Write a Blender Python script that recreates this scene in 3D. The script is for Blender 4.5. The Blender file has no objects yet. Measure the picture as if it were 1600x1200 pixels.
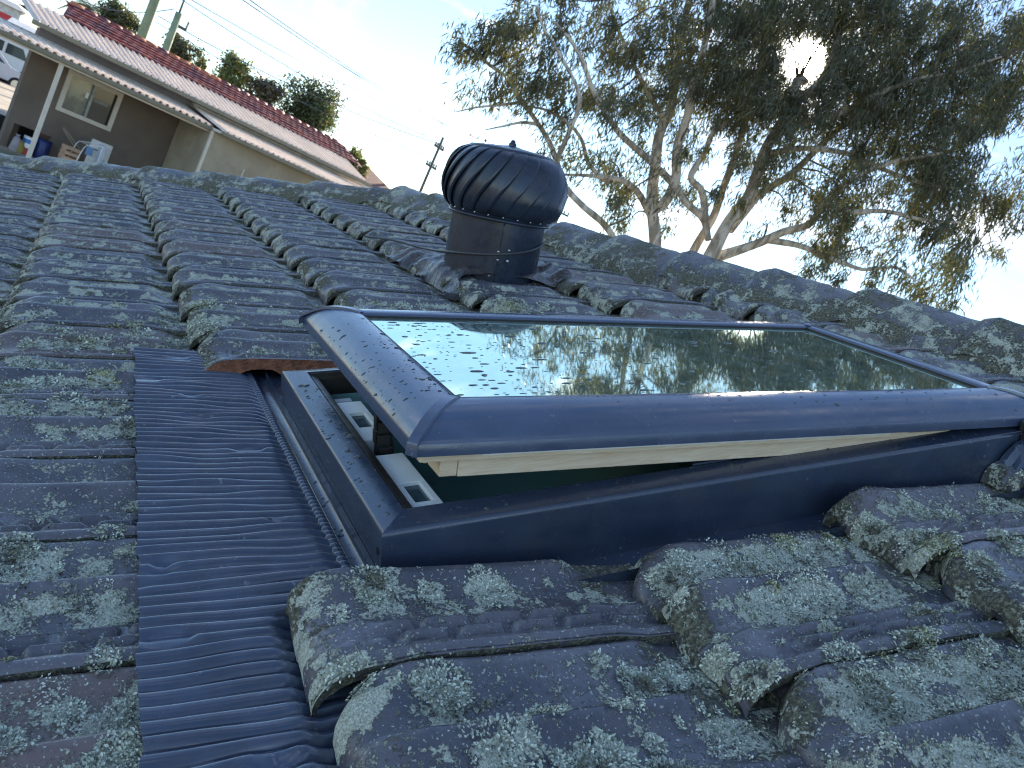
import bpy, math
import numpy as np
from mathutils import Matrix, Vector

rng = np.random.default_rng(7)
scene = bpy.context.scene
col = scene.collection

# ------------------------------------------------------------------ camera, sky, sun, exposure
PITCH = 0.398603                       # slope of the tiled roof (22.8 degrees)
CP, SP = math.cos(PITCH), math.sin(PITCH)
CAM = np.array([0.00665899, -1.38439270, 0.48013431])
MC = np.array([[0.80686, 0.29774, 0.51023], [-0.42385, -0.30987, 0.85108], [0.4115, -0.90296, -0.12383]])  # right, down, forward
cam_data = bpy.data.cameras.new('camera')
cam = bpy.data.objects.new('camera', cam_data)
col.objects.link(cam)
cam.matrix_world = Matrix(((MC[0, 0], -MC[0, 1], -MC[0, 2], CAM[0]), (MC[1, 0], -MC[1, 1], -MC[1, 2], CAM[1]),
                           (MC[2, 0], -MC[2, 1], -MC[2, 2], CAM[2]), (0, 0, 0, 1)))
cam_data.sensor_width = 36.0
cam_data.lens = 36.0 * 1274.97 / 1600.0
cam_data.clip_start = 0.02
cam_data.clip_end = 2000
cam_data.dof.use_dof = True
cam_data.dof.focus_distance = 0.86
cam_data.dof.aperture_fstop = 20.0
scene.camera = cam

SUN = np.array([0.601692, 0.723662, 0.338054])      # direction to the sun
SUN_EL, SUN_AZ = math.asin(SUN[2]), math.atan2(SUN[0], SUN[1])
world = bpy.data.worlds.new('World')
scene.world = world
world.use_nodes = True
wn, wl = world.node_tree.nodes, world.node_tree.links
wn.clear()
sky = wn.new('ShaderNodeTexSky')
sky.sky_type = 'NISHITA'
sky.sun_disc = False
sky.sun_elevation = SUN_EL
sky.sun_rotation = SUN_AZ
sky.air_density = 1.0
sky.dust_density = 0.02
sky.ozone_density = 3.0
tcw = wn.new('ShaderNodeTexCoord')
dot = wn.new('ShaderNodeVectorMath'); dot.operation = 'DOT_PRODUCT'
dot.inputs[1].default_value = tuple(SUN)
wl.new(tcw.outputs['Generated'], dot.inputs[0])
def wmath(op, a, b=None, clamp=False):
    n = wn.new('ShaderNodeMath'); n.operation = op; n.use_clamp = clamp
    for i, v in enumerate((a, b)):
        if v is None: continue
        if isinstance(v, (int, float)): n.inputs[i].default_value = v
        else: wl.new(v, n.inputs[i])
    return n.outputs[0]
dpos = wmath('MAXIMUM', dot.outputs['Value'], 0.0)
disc = wn.new('ShaderNodeMapRange'); disc.interpolation_type = 'SMOOTHSTEP'
disc.inputs['From Min'].default_value = math.cos(math.radians(1.25)); disc.inputs['From Max'].default_value = math.cos(math.radians(0.75))
wl.new(dot.outputs['Value'], disc.inputs['Value'])
glow = wmath('ADD', wmath('MULTIPLY', wmath('POWER', dpos, 700.0), 16.0), wmath('MULTIPLY', wmath('POWER', dpos, 30.0), 0.7))
sunpart = wmath('ADD', wmath('MULTIPLY', disc.outputs['Result'], 220.0), glow)
# thin high cloud, stretched across the sky
mapn = wn.new('ShaderNodeMapping'); mapn.inputs['Scale'].default_value = (2.2, 2.2, 6.0); mapn.inputs['Rotation'].default_value = (0.3, 0.5, 0.4)
wl.new(tcw.outputs['Generated'], mapn.inputs['Vector'])
cn = wn.new('ShaderNodeTexNoise'); cn.inputs['Scale'].default_value = 2.3; cn.inputs['Detail'].default_value = 7; cn.inputs['Roughness'].default_value = 0.55; cn.inputs['Distortion'].default_value = 0.6
wl.new(mapn.outputs['Vector'], cn.inputs['Vector'])
cr = wn.new('ShaderNodeMapRange'); cr.interpolation_type = 'SMOOTHSTEP'
cr.inputs['From Min'].default_value = 0.52; cr.inputs['From Max'].default_value = 0.74; cr.inputs['To Max'].default_value = 0.75
wl.new(cn.outputs['Fac'], cr.inputs['Value'])
cmix = wn.new('ShaderNodeMix'); cmix.data_type = 'RGBA'
cmix.inputs['B'].default_value = (9.5, 9.6, 10.0, 1)
wl.new(cr.outputs['Result'], cmix.inputs['Factor'])
wl.new(sky.outputs['Color'], cmix.inputs['A'])
scol = wn.new('ShaderNodeMix'); scol.data_type = 'RGBA'; scol.blend_type = 'ADD'; scol.inputs['Factor'].default_value = 1.0
tint = wn.new('ShaderNodeVectorMath'); tint.operation = 'SCALE'; tint.inputs[0].default_value = (1.0, 0.9, 0.72)
wl.new(sunpart, tint.inputs['Scale'])
wl.new(cmix.outputs['Result'], scol.inputs['A'])
wl.new(tint.outputs['Vector'], scol.inputs['B'])
bg = wn.new('ShaderNodeBackground'); bg.inputs['Strength'].default_value = 0.10
wl.new(scol.outputs['Result'], bg.inputs['Color'])
wo = wn.new('ShaderNodeOutputWorld')
wl.new(bg.outputs['Background'], wo.inputs['Surface'])

sl = bpy.data.lights.new('sun', 'SUN'); sl.energy = 5.0; sl.angle = math.radians(0.5); sl.color = (1.0, 0.87, 0.68)
so = bpy.data.objects.new('sun', sl); col.objects.link(so)
so.rotation_euler = Vector(tuple(SUN)).to_track_quat('Z', 'Y').to_euler()
so.location = tuple(SUN * 60)

scene.view_settings.view_transform = 'Standard'
scene.view_settings.look = 'None'
scene.view_settings.gamma = 1.0
scene.view_settings.use_curve_mapping = False
scene.view_settings.exposure = 1.45
scene.cycles.max_bounces = 8
scene.cycles.filter_width = 1.1
scene.cycles.transparent_max_bounces = 12

# ------------------------------------------------------------------ helpers
def site(x, y, depth):                 # a surveyed sight line of the photograph, at a depth in metres
    c = np.array([(x - 800) / 1274.97, (y - 600) / 1274.97, 1.0]) * depth
    return CAM + MC @ c

def _h(ix, iy, iz, seed):
    h = (ix.astype(np.int64) * 374761393 + iy.astype(np.int64) * 668265263 + iz.astype(np.int64) * 2147483647 + seed * 974634777) & 0xFFFFFFFF
    h = ((h ^ (h >> 13)) * 1274126177) & 0xFFFFFFFF
    h = ((h ^ (h >> 16)) * 2246822519) & 0xFFFFFFFF
    return ((h ^ (h >> 15)) & 0xFFFFFF) / float(0xFFFFFF)

def vnoise(P, scale, seed=0, octaves=1):
    P = np.asarray(P, float)
    out = np.zeros(len(P)); amp = 1.0; tot = 0.0
    for o in range(octaves):
        q = P * (scale * 2 ** o) + 17.3 * o
        i = np.floor(q).astype(np.int64); fr = q - i; fr = fr * fr * (3 - 2 * fr)
        acc = 0
        for dx in (0, 1):
            wx = fr[:, 0] if dx else 1 - fr[:, 0]
            for dy in (0, 1):
                wy = fr[:, 1] if dy else 1 - fr[:, 1]
                for dz in (0, 1):
                    wz = fr[:, 2] if dz else 1 - fr[:, 2]
                    acc = acc + wx * wy * wz * _h(i[:, 0] + dx, i[:, 1] + dy, i[:, 2] + dz, seed + o)
        out += amp * acc; tot += amp; amp *= 0.5
    return out / tot

def smooth(a, b, x):
    t = np.clip((np.asarray(x, float) - a) / (b - a), 0, 1)
    return t * t * (3 - 2 * t)

def build(name, V, F, mats, parent=None, shade=True, attrs=None, mi=None, kind=None):
    V = np.asarray(V, float).reshape(-1, 3)
    me = bpy.data.meshes.new(name)
    if isinstance(F, np.ndarray) and F.ndim == 2:
        k = F.shape[1]; n = len(F)
        me.vertices.add(len(V)); me.vertices.foreach_set('co', V.astype(np.float32).ravel())
        me.loops.add(n * k); me.loops.foreach_set('vertex_index', F.astype(np.int32).ravel())
        me.polygons.add(n)
        me.polygons.foreach_set('loop_start', (np.arange(n) * k).astype(np.int32))
        me.polygons.foreach_set('loop_total', np.full(n, k, np.int32))
        me.update(calc_edges=True)
    else:
        me.from_pydata(V.tolist(), [], [list(map(int, f)) for f in F])
    if not isinstance(mats, (list, tuple)): mats = [mats]
    for m in mats: me.materials.append(m)
    n = len(me.polygons)
    me.polygons.foreach_set('use_smooth', np.full(n, bool(shade)))
    if mi is not None: me.polygons.foreach_set('material_index', np.asarray(mi, np.int32))
    if attrs:
        for an, av in attrs.items():
            av = np.asarray(av, np.float32)
            if av.ndim == 1:
                a = me.attributes.new(an, 'FLOAT', 'POINT'); a.data.foreach_set('value', av)
            else:
                a = me.attributes.new(an, 'FLOAT_COLOR', 'POINT'); a.data.foreach_set('color', av.ravel())
    me.update()
    ob = bpy.data.objects.new(name, me); col.objects.link(ob)
    if parent is not None: ob.parent = parent
    if kind: ob['kind'] = kind
    return ob

def tag(o, label, cat, group=None, kind=None):
    o['label'] = label; o['category'] = cat
    if group: o['group'] = group
    if kind: o['kind'] = kind
    return o

def empty(name, loc=(0, 0, 0), rot=(0, 0, 0)):
    o = bpy.data.objects.new(name, None); o.empty_display_size = 0.1
    o.location = tuple(loc); o.rotation_euler = rot
    col.objects.link(o)
    return o

class MB:                               # collects boxes, sweeps and tubes into one mesh
    def __init__(s): s.V = []; s.F = []
    def add(s, V, F):
        o = len(s.V); s.V += [tuple(v) for v in V]; s.F += [tuple(i + o for i in f) for f in F]; return s
    def box(s, lo, hi, M=None):
        x0, y0, z0 = lo; x1, y1, z1 = hi
        V = [(x, y, z) for x in (x0, x1) for y in (y0, y1) for z in (z0, z1)]
        if M is not None: V = [M(v) for v in V]
        return s.add(V, [(0, 1, 3, 2), (4, 6, 7, 5), (0, 4, 5, 1), (2, 3, 7, 6), (0, 2, 6, 4), (1, 5, 7, 3)])
    def hull(s, bottom, top):           # prism between two rings of equal length
        n = len(bottom)
        return s.add(list(bottom) + list(top), [tuple(range(n))[::-1], tuple(range(n, 2 * n))] + [(i, (i + 1) % n, n + (i + 1) % n, n + i) for i in range(n)])
    def tube(s, pts, rad, sides=8, cap=True):
        pts = np.asarray(pts, float); n = len(pts)
        rad = np.full(n, rad) if np.isscalar(rad) else np.asarray(rad)
        T = np.gradient(pts, axis=0); T /= np.linalg.norm(T, axis=1)[:, None] + 1e-12
        up = np.array([0, 0, 1.0]) if abs(T[0, 2]) < 0.9 else np.array([1.0, 0, 0])
        a = np.cross(T[0], up); a /= np.linalg.norm(a)
        V = []
        for i in range(n):
            a = a - T[i] * (a @ T[i]); a /= np.linalg.norm(a); b = np.cross(T[i], a)
            for k in range(sides):
                th = 2 * math.pi * k / sides
                V.append(pts[i] + rad[i] * (math.cos(th) * a + math.sin(th) * b))
        F = [(i * sides + k, i * sides + (k + 1) % sides, (i + 1) * sides + (k + 1) % sides, (i + 1) * sides + k) for i in range(n - 1) for k in range(sides)]
        if cap: F += [tuple(range(sides))[::-1], tuple(range((n - 1) * sides, n * sides))]
        return s.add(V, F)
    def build(s, name, m, parent=None, shade=False, off=None, **k):
        V = np.asarray(s.V, float)
        if off is not None: V = V - np.asarray(off)
        return build(name, V, s.F, m, parent, shade, **k)

def bevel(o, w=0.002, seg=2):
    m = o.modifiers.new('bevel', 'BEVEL'); m.width = w; m.segments = seg; m.limit_method = 'ANGLE'; m.angle_limit = math.radians(35)
    return o

def grid_faces(nr, nc):
    i = np.arange(nr - 1)[:, None] * nc + np.arange(nc - 1)[None, :]
    return np.stack([i, i + 1, i + nc + 1, i + nc], -1).reshape(-1, 4)

def spline(pts, n):
    pts = np.asarray(pts, float)
    d = np.r_[0, np.cumsum(np.linalg.norm(np.diff(pts, axis=0), axis=1))]
    t = np.linspace(0, d[-1], n)
    m = np.gradient(pts, d, axis=0)
    i = np.clip(np.searchsorted(d, t) - 1, 0, len(d) - 2)
    h = d[i + 1] - d[i]; u = ((t - d[i]) / h)[:, None]; h = h[:, None]
    return (2 * u**3 - 3 * u**2 + 1) * pts[i] + (u**3 - 2 * u**2 + u) * h * m[i] + (-2 * u**3 + 3 * u**2) * pts[i + 1] + (u**3 - u**2) * h * m[i + 1]

# ------------------------------------------------------------------ materials
class NT:
    def __init__(s, name):
        s.m = bpy.data.materials.new(name); s.m.use_nodes = True
        s.n, s.l = s.m.node_tree.nodes, s.m.node_tree.links
        s.n.clear()
        s.out = s.n.new('ShaderNodeOutputMaterial'); s.p = s.n.new('ShaderNodeBsdfPrincipled')
        s.l.new(s.p.outputs['BSDF'], s.out.inputs['Surface'])
        s.geo = s.n.new('ShaderNodeNewGeometry'); s.tc = s.n.new('ShaderNodeTexCoord')
    def put(s, sock, v):
        if hasattr(v, 'is_linked'): s.l.new(v, sock)
        elif isinstance(v, tuple) and len(v) == 3 and sock.type == 'RGBA': sock.default_value = v + (1,)
        else: sock.default_value = v
    def noise(s, scale, detail=3, rough=0.55, vec=None, dist=0.0):
        n = s.n.new('ShaderNodeTexNoise'); n.inputs['Scale'].default_value = scale; n.inputs['Detail'].default_value = detail
        n.inputs['Roughness'].default_value = rough; n.inputs['Distortion'].default_value = dist
        s.l.new(vec if vec is not None else s.geo.outputs['Position'], n.inputs['Vector']); return n.outputs['Fac']
    def math(s, op, a, b=0.0, clamp=False):
        n = s.n.new('ShaderNodeMath'); n.operation = op; n.use_clamp = clamp
        s.put(n.inputs[0], a); s.put(n.inputs[1], b); return n.outputs[0]
    def ramp(s, v, a, b, lo=0.0, hi=1.0):
        n = s.n.new('ShaderNodeMapRange'); n.interpolation_type = 'SMOOTHSTEP'
        s.put(n.inputs['Value'], v); n.inputs['From Min'].default_value = a; n.inputs['From Max'].default_value = b
        n.inputs['To Min'].default_value = lo; n.inputs['To Max'].default_value = hi; return n.outputs['Result']
    def mix(s, f, a, b, blend='MIX'):
        n = s.n.new('ShaderNodeMix'); n.data_type = 'RGBA'; n.blend_type = blend
        s.put(n.inputs['Factor'], f); s.put(n.inputs['A'], a); s.put(n.inputs['B'], b); return n.outputs['Result']
    def attr(s, name, colour=False):
        n = s.n.new('ShaderNodeAttribute'); n.attribute_name = name
        return n.outputs['Color'] if colour else n.outputs['Fac']
    def rand(s):
        n = s.n.new('ShaderNodeObjectInfo'); return n.outputs['Random']
    def bump(s, h, strength, dist):
        n = s.n.new('ShaderNodeBump'); s.put(n.inputs['Height'], h); s.put(n.inputs['Strength'], strength); n.inputs['Distance'].default_value = dist
        s.l.new(n.outputs['Normal'], s.p.inputs['Normal'])
    def set(s, **k):
        for kk, v in k.items(): s.put(s.p.inputs[kk.replace('_', ' ')], v)
        return s

def plain(name, c, rough=0.6, var=0.18, scale=4.0, metal=0.0, bump=0.0, bscale=60.0, spec=0.5, dirt=None, spots=None):
    t = NT(name)
    n = t.noise(scale, 5)
    lo = tuple(x * (1 - var) for x in c); hi = tuple(min(1, x * (1 + var)) for x in c)
    cc = t.mix(t.ramp(n, 0.3, 0.7), lo, hi)
    if dirt:
        cc = t.mix(t.ramp(t.noise(scale * 2.3, 6, 0.65), 0.52, 0.75, 0, 0.6), cc, dirt)
    if spots:
        cc = t.mix(t.math('MULTIPLY', t.ramp(t.noise(spots, 2, 0.5), 0.66, 0.74, 0, 0.75), t.ramp(t.noise(spots * 0.12, 3), 0.42, 0.6)), cc, (0.20, 0.225, 0.25))
    t.set(Base_Color=cc, Roughness=t.ramp(t.noise(scale * 3, 4), 0.3, 0.7, max(0.02, rough - 0.08), min(1, rough + 0.08)), Metallic=metal, Specular_IOR_Level=spec)
    if bump: t.bump(t.noise(bscale, 4), bump, 0.01)
    return t.m

def tile_material(name, mossy=0.0):
    t = NT(name)
    L = t.attr('lich'); M = t.attr('moss'); Q = t.attr('bare')
    big = t.noise(9, 4); fine = t.noise(210, 4, 0.65); mid = t.noise(60, 4, 0.6); tiny = t.noise(520, 3, 0.7); crumb = t.noise(34, 8, 0.74)
    r = t.rand()
    slate = t.mix(t.ramp(big, 0.35, 0.65), (0.058, 0.062, 0.082), (0.122, 0.120, 0.142))
    slate = t.mix(t.ramp(r, 0.62, 1.0, 0, 0.75), slate, (0.17, 0.120, 0.105))
    slate = t.mix(t.ramp(mid, 0.56, 0.74, 0, 0.7), slate, (0.06, 0.06, 0.062))
    slate = t.mix(t.ramp(tiny, 0.62, 0.74, 0, 0.4), slate, (0.25, 0.26, 0.25))
    # olive brown moss and old thallus centres
    mmask = t.ramp(t.math('ADD', M, t.math('ADD', t.math('MULTIPLY', t.math('SUBTRACT', crumb, 0.5), 2.6), t.math('MULTIPLY', t.math('SUBTRACT', fine, 0.5), 1.0))), 0.40 - mossy, 0.66 - mossy)
    moss = t.mix(t.ramp(fine, 0.38, 0.66), (0.05, 0.048, 0.034), (0.20, 0.205, 0.14))
    c1 = t.mix(mmask, slate, moss)
    # pale crusty lichen
    lv = t.math('ADD', L, t.math('ADD', t.math('MULTIPLY', t.math('SUBTRACT', fine, 0.5), 1.7), t.math('MULTIPLY', t.math('SUBTRACT', crumb, 0.5), 3.0)))
    lmask = t.ramp(lv, 0.46, 0.66)
    pale = t.mix(t.ramp(tiny, 0.35, 0.65), (0.30, 0.33, 0.265), (0.70, 0.74, 0.62))
    c2 = t.mix(lmask, c1, pale)
    speck = t.ramp(t.noise(330, 2, 0.5), 0.64, 0.70, 0, 0.8)
    c3 = t.mix(speck, c2, (0.48, 0.54, 0.48))
    rough = t.math('MAXIMUM', t.math('MAXIMUM', lmask, mmask), 0.33)
    t.set(Base_Color=c3, Roughness=rough, Specular_IOR_Level=0.8)
    hh = t.math('ADD', t.math('MULTIPLY', lmask, t.math('ADD', t.math('MULTIPLY', tiny, 0.9), 0.4)),
                t.math('ADD', t.math('MULTIPLY', mmask, fine), t.math('MULTIPLY', mid, 0.5)))
    t.bump(hh, 0.85, 0.004)
    return t.m

M_TILE = tile_material('weathered_tile')
M_CAP = tile_material('ridge_tile_glaze', 0.12)
M_MORTAR = tile_material('mossy_mortar', 0.35)
M_CUT = plain('cut_terracotta', (0.30, 0.125, 0.07), 0.9, 0.35, 60, bump=0.6, bscale=240, dirt=(0.14, 0.09, 0.07))
M_FLASH = plain('charcoal_metal', (0.030, 0.046, 0.080), 0.24, 0.18, 7, spec=1.0, bump=0.03, bscale=300, dirt=(0.05, 0.055, 0.065), spots=120)
M_CLAD = plain('charcoal_cladding', (0.062, 0.086, 0.148), 0.22, 0.12, 9, spec=1.0, bump=0.02, bscale=260, spots=170)
M_PLEAT = plain('pleated_foil', (0.052, 0.070, 0.112), 0.20, 0.2, 20, spec=1.0, dirt=(0.05, 0.052, 0.065), spots=95)
M_GASKET = plain('black_rubber', (0.012, 0.012, 0.014), 0.5, 0.2, 30)
M_BRONZE = plain('bronze_metal', (0.032, 0.029, 0.027), 0.4, 0.2, 30)
M_PINE = None
t = NT('pine_timber')
mp = t.n.new('ShaderNodeMapping'); mp.inputs['Scale'].default_value = (6, 90, 90); t.l.new(t.tc.outputs['Object'], mp.inputs['Vector'])
g = t.noise(3.0, 5, 0.6, mp.outputs['Vector'], 1.5)
t.set(Base_Color=t.mix(t.ramp(g, 0.35, 0.65), (0.72, 0.56, 0.38), (0.82, 0.70, 0.52)), Roughness=0.45)
M_PINE = t.m
M_WHITE = plain('white_plastic', (0.86, 0.88, 0.88), 0.35, 0.05, 20)
M_LINING = plain('dark_green_lining', (0.30, 0.50, 0.50), 0.7, 0.1, 5)
M_VENT = plain('ventilator_enamel', (0.020, 0.030, 0.052), 0.30, 0.25, 14, spec=0.6, dirt=(0.024, 0.027, 0.034))
M_STEEL = plain('bright_steel', (0.62, 0.63, 0.65), 0.25, 0.1, 50, metal=1.0)
M_CABLE = plain('grey_cable', (0.06, 0.062, 0.066), 0.4, 0.2, 40)
t = NT('crumpled_lead')
t.set(Base_Color=t.mix(t.ramp(t.noise(16, 5), 0.35, 0.7), (0.065, 0.06, 0.062), (0.17, 0.15, 0.135)), Roughness=t.ramp(t.noise(40, 3), 0.3, 0.7, 0.18, 0.4), Metallic=0.5)
t.bump(t.noise(55, 3, 0.5, dist=0.8), 0.5, 0.01)
M_LEAD = t.m
# coated double glazing: a strong greenish mirror that lets a little of the dark shaft through
t = NT('coated_glass')
gl = t.n.new('ShaderNodeBsdfGlossy'); gl.inputs['Roughness'].default_value = 0.0; gl.inputs['Color'].default_value = (0.86, 0.95, 0.76, 1)
tr = t.n.new('ShaderNodeBsdfTransparent'); tr.inputs['Color'].default_value = (0.22, 0.34, 0.33, 1)
fr = t.n.new('ShaderNodeFresnel'); fr.inputs['IOR'].default_value = 1.9
bp = t.n.new('ShaderNodeBump'); bp.inputs['Strength'].default_value = 0.004; bp.inputs['Distance'].default_value = 0.002
mp = t.n.new('ShaderNodeMapping'); mp.inputs['Scale'].default_value = (9, 30, 9); t.l.new(t.geo.outputs['Position'], mp.inputs['Vector'])
t.l.new(t.noise(6, 4, 0.6, mp.outputs['Vector']), bp.inputs['Height'])
t.l.new(bp.outputs['Normal'], gl.inputs['Normal'])
ms = t.n.new('ShaderNodeMixShader')
t.l.new(t.math('ADD', t.math('MULTIPLY', fr.outputs['Fac'], 0.85), 0.50, True), ms.inputs['Fac'])
t.l.new(tr.outputs['BSDF'], ms.inputs[1]); t.l.new(gl.outputs['BSDF'], ms.inputs[2])
df = t.n.new('ShaderNodeBsdfDiffuse'); df.inputs['Color'].default_value = (0.42, 0.58, 0.52, 1)
ms2 = t.n.new('ShaderNodeMixShader'); t.l.new(t.ramp(t.noise(26, 5, 0.65), 0.35, 0.75, 0.08, 0.20), ms2.inputs['Fac'])
t.l.new(ms.outputs['Shader'], ms2.inputs[1]); t.l.new(df.outputs['BSDF'], ms2.inputs[2])
t.l.new(ms2.outputs['Shader'], t.out.inputs['Surface'])
M_GLASS = t.m
t = NT('water'); t.set(Base_Color=(0.25, 0.28, 0.30), Roughness=0.03, IOR=1.33, Specular_IOR_Level=0.9, Transmission_Weight=0.75)
M_WATER = t.m
t = NT('lichen_flake')
fc = t.attr('fcol', True)
t.set(Base_Color=fc, Roughness=0.95, Specular_IOR_Level=0.15)
M_FLAKE = t.m

def leaf_material(name, a, b, trans=0.30):
    t = NT(name)
    f = t.attr('fcol', True)
    t.set(Base_Color=f, Roughness=0.5, Specular_IOR_Level=0.4)
    tl = t.n.new('ShaderNodeBsdfTranslucent'); t.l.new(t.mix(1.0, f, (1.5, 1.35, 0.6), 'MULTIPLY'), tl.inputs['Color'])
    ms = t.n.new('ShaderNodeMixShader'); ms.inputs['Fac'].default_value = trans
    t.l.new(t.p.outputs['BSDF'], ms.inputs[1]); t.l.new(tl.outputs['BSDF'], ms.inputs[2])
    t.l.new(ms.outputs['Shader'], t.out.inputs['Surface'])
    return t.m
M_LEAF = leaf_material('gum_leaf', None, None)
t = NT('gum_bark')
mp = t.n.new('ShaderNodeMapping'); mp.inputs['Scale'].default_value = (5, 5, 1.2); t.l.new(t.geo.outputs['Position'], mp.inputs['Vector'])
n1 = t.noise(1.6, 6, 0.6, mp.outputs['Vector'], 0.7); n2 = t.noise(14, 5, 0.6)
bc = t.mix(t.ramp(n1, 0.42, 0.58), (0.27, 0.23, 0.19), (0.58, 0.53, 0.46))
t.set(Base_Color=t.mix(t.ramp(n2, 0.55, 0.75, 0, 0.6), bc, (0.12, 0.10, 0.085)), Roughness=0.85)
t.bump(n2, 0.5, 0.02)
M_BARK = t.m
M_TWIG = plain('dark_twig', (0.11, 0.09, 0.075), 0.9, 0.3, 6)

# ------------------------------------------------------------------ the tiled roof (built in roof axes: u up the slope, v along the eave, n out of it)
ROT = (0, -PITCH, 0)
def to_world(p):
    p = np.asarray(p, float)
    return np.stack([CP * p[..., 0] - SP * p[..., 2], p[..., 1], SP * p[..., 0] + CP * p[..., 2]], -1)
def root(name, base):
    return empty(name, to_world(np.array(base, float)), ROT)

G, W, LT, NOSE = 0.335, 0.2167, 0.41, 0.037
HOLE_V0, HOLE_V1 = -0.722, 0.004
RIDGE_A, RIDGE_B = np.array([1.41, 2.47]), np.array([2.10, -1.00])
def ridge_u(v): return RIDGE_A[0] + (RIDGE_A[1] - v) * (RIDGE_B[0] - RIDGE_A[0]) / (RIDGE_A[1] - RIDGE_B[1])
HIP_B = np.array([-1.15, 4.52])
def hip_v(u): return RIDGE_A[1] + (RIDGE_A[0] - u) * (HIP_B[1] - RIDGE_A[1]) / (RIDGE_A[0] - HIP_B[0])

PT = np.array([-0.001, 0.0, 0.003, 0.009, 0.016, 0.0205, 0.026, 0.033, 0.040, 0.045, 0.052, 0.058, 0.065, 0.074, 0.086, 0.100, 0.115, 0.123, 0.130, 0.137, 0.144, 0.155, 0.168, 0.188, 0.201, 0.209, 0.2145, 0.217, 0.220, 0.240])
PH = np.array([14.0, 15.0, 18.0, 20.0, 18.0, 7.5, 6.5, 17.0, 12.0, 4.5, 14.5, 11.5, 2.0, -0.5, 0.5, 4.0, 12.5, 18.0, 19.5, 10.0, 0.5, -1.5, 1.0, 8.0, 13.5, 14.8, 12.5, 6.0, -5.0, -6.0]) * 1e-3

def tile_h(sp, t):
    """height and warped s for tile parameters sp (0 at the nose) and t (0 at the near side)."""
    tt = t / W
    no = 0.010 * tt + 0.030 * smooth(0.84, 1.04, tt) 
    s = no + sp * (LT - no) / LT
    p = np.interp(t, PT, PH)
    ribmask = smooth(0.071, 0.063, t) * smooth(0.012, 0.021, t)
    row = (t > 0.0425)
    dash = 0.5 + 0.5 * np.cos((s / 0.052 + np.where(row, 0.0, 0.5)) * 2 * np.pi)
    gap = smooth(0.80, 0.96, dash)
    flat_rib = 0.0050
    p = p * (1 - ribmask * gap) + flat_rib * ribmask * gap
    p = p - ribmask * (p - 0.006) * smooth(0.085, 0.05, sp)
    # the pans and roll run out before the next course
    end = smooth(0.275, 0.325, s - 0.018 * (tt - 0.5))
    body = smooth(0.066, 0.078, t)
    p = p * (1 - end * (0.35 + 0.6 * body)) 
    h = p - 0.10 * (s - 0.06)
    r = 0.050
    x = np.clip(sp / r, 0, 1)
    h = h - 0.034 * (1 - np.sqrt(np.clip(1 - (1 - x) ** 2.2, 0, 1)))
    h = h + 0.003 * np.exp(-((sp - 0.06) / 0.03) ** 2) * smooth(0.05, 0.07, t)
    h = h - 0.012 * np.clip(1 - t / 0.035, 0, 1) * np.clip(1 - sp / 0.09, 0, 1)
    return s, h

def joint_off(k): return 0.0 if k % 2 else 0.5
def tile_rand(k, j):
    a = np.array([[k * 3.7 + 100, j * 5.3 + 50, 2.2]])
    return [float(vnoise(a, 1.713, s)[0]) - 0.5 for s in (11, 12, 13)]

# lichen maps over the roof -------------------------------------------------
U0M, V0M, RES = -1.0, -1.6, 0.003
NU, NV = int(3.5 / RES), int(7.2 / RES)
PALE = np.zeros((NU, NV), np.float32); MOSS = np.zeros((NU, NV), np.float32)
NS = 15000
su = rng.uniform(-0.95, 2.4, NS); sv = rng.uniform(-1.55, 5.5, NS)
patch = vnoise(np.stack([su, sv, 0 * su], 1), 7.0, 3, 2)
keep = rng.uniform(0, 1, NS) < smooth(0.25, 0.66, patch)
su, sv = su[keep], sv[keep]
sr = np.clip(rng.lognormal(math.log(0.0118), 0.55, len(su)), 0.004, 0.038)
sk = rng.uniform(0, 1, len(su))
kk = np.floor((su + NOSE) / G)
st = (sv / W - np.where(kk % 2 == 1, 0, 0.5)) % 1.0
ss_ = su + NOSE - kk * G
onrib = ((st < 0.31) & (ss_ > 0.06)) | ((st > 0.53) & (st < 0.64))
sr = np.where(onrib, sr * 0.55, sr)
lob = rng.uniform(0, 6.28, (len(su), 3))
for i in range(len(su)):
    R = int(sr[i] * 1.5 / RES) + 2
    a, b = int((su[i] - U0M) / RES), int((sv[i] - V0M) / RES)
    a0, a1, b0, b1 = max(0, a - R), min(NU, a + R), max(0, b - R), min(NV, b + R)
    if a0 >= a1 or b0 >= b1: continue
    X = (np.arange(a0, a1) * RES + U0M - su[i])[:, None]; Y = (np.arange(b0, b1) * RES + V0M - sv[i])[None, :]
    d = np.sqrt(X * X + Y * Y); th = np.arctan2(Y, X)
    rr = sr[i] * (1 + 0.16 * np.sin(3 * th + lob[i, 0]) + 0.12 * np.sin(5 * th + lob[i, 1]) + 0.10 * np.sin(9 * th + lob[i, 2]))
    q = d / rr
    pale = np.clip((1.12 - q) / 0.25, 0, 1)
    if sr[i] > 0.016 and sk[i] < 0.65:
        core = np.clip((0.62 - q) / 0.25, 0, 1); pale = pale * (1 - 0.75 * core)
        MOSS[a0:a1, b0:b1] = np.maximum(MOSS[a0:a1, b0:b1], core * 0.8)
    PALE[a0:a1, b0:b1] = np.maximum(PALE[a0:a1, b0:b1] * (1 - 0.3 * (q < 1)), pale)
def maps(u, v):
    a = np.clip(((np.asarray(u) - U0M) / RES).astype(int), 0, NU - 1); b = np.clip(((np.asarray(v) - V0M) / RES).astype(int), 0, NV - 1)
    return PALE[a, b], MOSS[a, b]

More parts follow.
